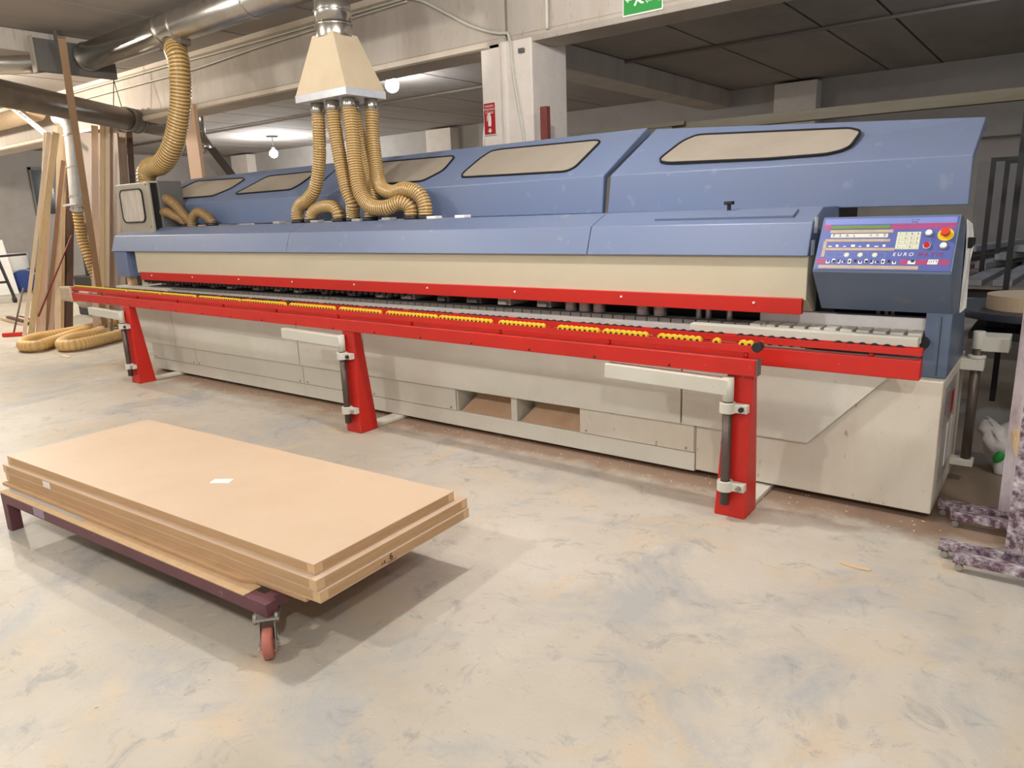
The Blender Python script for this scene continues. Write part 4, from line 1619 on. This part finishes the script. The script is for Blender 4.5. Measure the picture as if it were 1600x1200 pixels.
# ---------------------------------------------------------------- right side
def rack(y_front, y_back, xl, xp, hz, label):
    t = thing('drying_rack', label, 'rack', (xl + .4, (y_front + y_back) / 2, 0), group='film wrapped purple racks')
    for y, x_ in ((y_front, xl + .07), (y_back, xl)):
        b = B()
        bar(b, (x_, y, .064), (xl + 1.1, y, .064), .045, .045)
        ft = obj('foot_bar', b, PURPLE, t, .004)
        for xx in (x_ + .025, xl + 1.05):
            b = B()
            cyl(b, (xx, y - .012, .019), (xx, y + .012, .019), .017, n=14)
            obj('caster_wheel', b, STEEL, ft, .003)
            b = B()
            box(b, xx - .012, xx + .012, y - .010, y + .010, .028, .045)
            obj('caster_fork', b, DARK, ft)
        b = B()
        bar(b, (xp + .06 * (y == y_front), y, .088), (xp + .06 * (y == y_front), y, hz), .065, .05, up=(0, -1, 0))
        obj('upright', b, PURPLEW if y == y_back else PURPLE, t, .004)
    b = B()
    bar(b, (xp + .06, y_front, .50), (xp, y_back, .50), .04, .05)
    obj('brace', b, WOODP[1], t, .004)
    b = B()
    bar(b, (xp + .06, y_front, hz - .03), (xp, y_back, hz - .03), .05, .05)
    obj('top_bar', b, PURPLEW, t, .004)
    return t


rack(3.67, 4.19, -.40, -.105, 1.12, 'nearer of the film wrapped purple racks at the right edge, upright cut by the frame')
rack(3.56, 4.07, -.33, .10, 1.06, 'second film wrapped purple rack nested into the nearer one, lower foot bars')

TB = thing('round_table', 'dark round rotating table behind the right end of the machine', 'table', (-.05, 5.75, 0))
b = B()
cyl(b, (-.05, 5.75, .885), (-.05, 5.75, .93), .55, n=48)
obj('tabletop', b, TABLETOP, TB, .004)
for k in range(4):
    a = k * PI / 2 + .4
    b = B()
    box(b, -.05 + .3 * math.cos(a) - .05, -.05 + .3 * math.cos(a) + .05, 5.75 + .3 * math.sin(a) - .05, 5.75 + .3 * math.sin(a) + .05, .80, .885)
    obj('support_block', b, BLACK, TB, .005)
b = B()
box(b, -.45, .4, 5.4, 6.1, .75, .80)
obj('base_plate', b, DARK, TB, .005)
b = B()
cyl(b, (-.05, 5.75, 0.002), (-.05, 5.75, .75), .12, .09, n=20)
obj('column', b, DARK, TB)
b = B()
ringtube(b, (-.14, 5.62, .931), (-.14, 5.62, 1.02), .25, .05, 48)
tag(obj('edging_roll', b, ROLLM), 'tan roll of edging lying on the dark round table', 'roll')
b = B()
cyl(b, (0.05, 6.1, .931), (0.05, 6.1, .955), .30, n=40)
tag(obj('edging_roll', b, MUSTARD), 'flat brown disc roll behind the tan roll on the dark round table', 'roll')
for i, (x0_, x1_) in enumerate(((-.62, -.55), (-.50, -.44), (-.36, -.3))):
    b = B()
    bm_ = bar(b, (x0_ - .02 + .1 * i, 7.5, .893), (x1_ + .1 + .1 * i, 10.3, .893), .14, .05)
    tag(obj('profile_bar', b, GREYPILE, None, .003), ('leftmost', 'middle', 'rightmost')[i] + ' of the wide grey bars lying on the rack behind the round table', 'bar', 'grey bars behind the round table')
for i in range(9):
    b = B()
    x_ = -1.0 + .14 * i
    y_ = 8.6 + .25 * (i % 3)
    z_ = .955 + .066 * (i % 3)
    bar(b, (x_ - .1, y_, z_), (x_ + .28, y_ + 1.5, z_), .10, .06)
    tag(obj('profile_offcut', b, GREYPILE, None, .003), 'grey profile offcut in the heap behind the console', 'offcut', 'grey profile offcuts heaped behind the console')
PK_ = thing('storage_rack', 'low dark rack carrying grey bars behind the round table', 'rack', (-.3, 9, 0))
for y_ in (7.5, 9.0, 10.3):
    b = B()
    box(b, -1.2, .9, y_ - .04, y_ + .04, .77, .85)
    obj('shelf_beam', b, DARK, PK_)
    for x_ in (-1.15, .85):
        b = B()
        box(b, x_ - .04, x_ + .04, y_ - .04, y_ + .04, 0.002, .77)
        obj('leg', b, DARK, PK_)
b = B()
box(b, -1.2, .9, 7.4, 10.4, .85, .866)
obj('shelf_board', b, GREYBOARD, PK_)


def frame(xl, xr, y, zt, lab, z0=.002):
    t = thing('steel_frame', lab, 'frame', (xl, y, 0), group='thin black steel frames')
    for x_ in (xl, xr):
        b = B()
        box(b, x_ - .02, x_ + .02, y - .02, y + .02, z0, zt)
        obj('upright', b, BLACK, t)
    b = B()
    box(b, xl - .02, xr + .02, y - .02, y + .02, zt, zt + .035)
    obj('top_bar', b, BLACK, t)


frame(-.655, .78, 8.45, 1.94, 'thin black upright frame with the leftmost upright behind the console', .868)
frame(-.575, .84, 8.95, 1.93, 'thin black frame just inside the leftmost black frame', .868)
frame(-.36, .9, 6.9, 2.45, 'tall black frame nearest to the round table, crossing the beam behind')
bm = B()
box(bm, -1.45, -.2, 15.90, 15.95, 0, 2.2)
struct('door_1', bm, mat('grey_door', (150, 146, 146), .5))
# plastic sheet on the console side
b = B()
prs = [(4.30, 1.53), (4.47, 1.50), (4.50, 1.40), (4.53, 1.30), (4.55, 1.22), (4.50, 1.16), (4.46, 1.07), (4.40, 1.05), (4.36, 1.25), (4.33, 1.40)]
prism(b, prs, -.418, -.405)
for i, v in enumerate(b.verts):
    v.co.x += .012 * math.sin(i * 1.7)
    v.co.x = max(v.co.x, -.4185)
PS = thing('paper_bundle', 'white crumpled paper hanging on the right side of the control console', 'paper', (-.41, 4.4, 1.05))
obj('paper', b, WHITE, PS, .003)
b = B()
prism(b, [(4.315, 1.44), (4.49, 1.43), (4.495, 1.40), (4.33, 1.385)], -.406, -.388)
obj('black_clip', b, BLACK, PS)
# plastic bag
BG = thing('plastic_bag', 'crumpled white plastic bag with red and green print on the floor at the right', 'bag', (-.15, 5.25, 0))
b = B()
bmesh.ops.create_icosphere(b, subdivisions=4, radius=1)
for v in b.verts:
    n_ = v.co.copy()
    k_ = 1 + .14 * math.sin(7 * n_.x + 3 * n_.y) * math.sin(6 * n_.z + 2 * n_.x) + .06 * math.sin(17 * n_.y + 9 * n_.z)
    v.co = Vector((n_.x * .20 * k_ - .10, n_.y * .17 * k_ + 5.15, max(.002, n_.z * .17 * k_ + .11)))
    if n_.x < -.5:
        v.co.z += (-n_.x - .5) * .30
obj('bag_body', b, mat('white_bag_film', (214, 210, 206), .3, c2=(190, 186, 182), scale=14), BG, smooth=True)
for nm, mt_, cx_, cz_ in (('green_print', SIGNGREEN, -.19, .12), ('red_print', SIGNRED, -.10, .07)):
    b = B()
    bmesh.ops.create_icosphere(b, subdivisions=3, radius=1)
    for v in b.verts:
        v.co = Vector((v.co.x * .03 + cx_ + v.co.z * .015, v.co.y * .02 + 5.005, v.co.z * .045 + cz_))
    obj(nm, b, mt_, BG, smooth=True)

b = B()
box(b, -4.36, -4.30, 5.965, 6.0, 3.10, 3.14)
tag(obj('junction_box', b, GREYBOX, None, .004), 'small grey junction box near the top of the white pillar', 'box')

# ---------------------------------------------------------------- small litter on the floor
b = B()
pts_ = [(-.685, 3.345), (-.64, 3.333), (-.60, 3.331), (-.557, 3.340), (-.557, 3.362), (-.60, 3.352), (-.64, 3.354), (-.682, 3.366)]
prism(b, pts_, .001, .006, 'z')
tag(obj('wood_chip', b, PINE), 'pale curved wood strip lying alone on the floor at the right', 'wood strip')
lit = [(-1.05, 3.42, .02), (-1.9, 2.6, .008), (-2.9, 1.0, .008), (-3.55, 1.12, .03), (-1.35, 1.6, .01), (-.9, 2.4, .008), (-1.6, 1.2, .012)]
b = B()
for k in range(240):
    x_ = rr.uniform(-7.5, -.3)
    y_ = 3.95 + rr.gauss(0, .16)
    s_ = rr.uniform(.002, .007)
    a = rr.uniform(0, 3.14)
    bar(b, (x_, y_, .002), (x_ + s_ * 2 * math.cos(a), y_ + s_ * 2 * math.sin(a), .003), s_, .002)
for k in range(120):
    x_ = rr.uniform(-3.5, .2)
    y_ = rr.uniform(.8, 3.6)
    s_ = rr.uniform(.0015, .004)
    a = rr.uniform(0, 3.14)
    bar(b, (x_, y_, .002), (x_ + s_ * 3 * math.cos(a), y_ + s_ * 3 * math.sin(a), .003), s_, .002)
tag(obj('wood_crumbs', b, PL, None, 0, base=False), 'pale wood crumbs scattered over the floor along the machine', 'crumbs', kind='stuff')
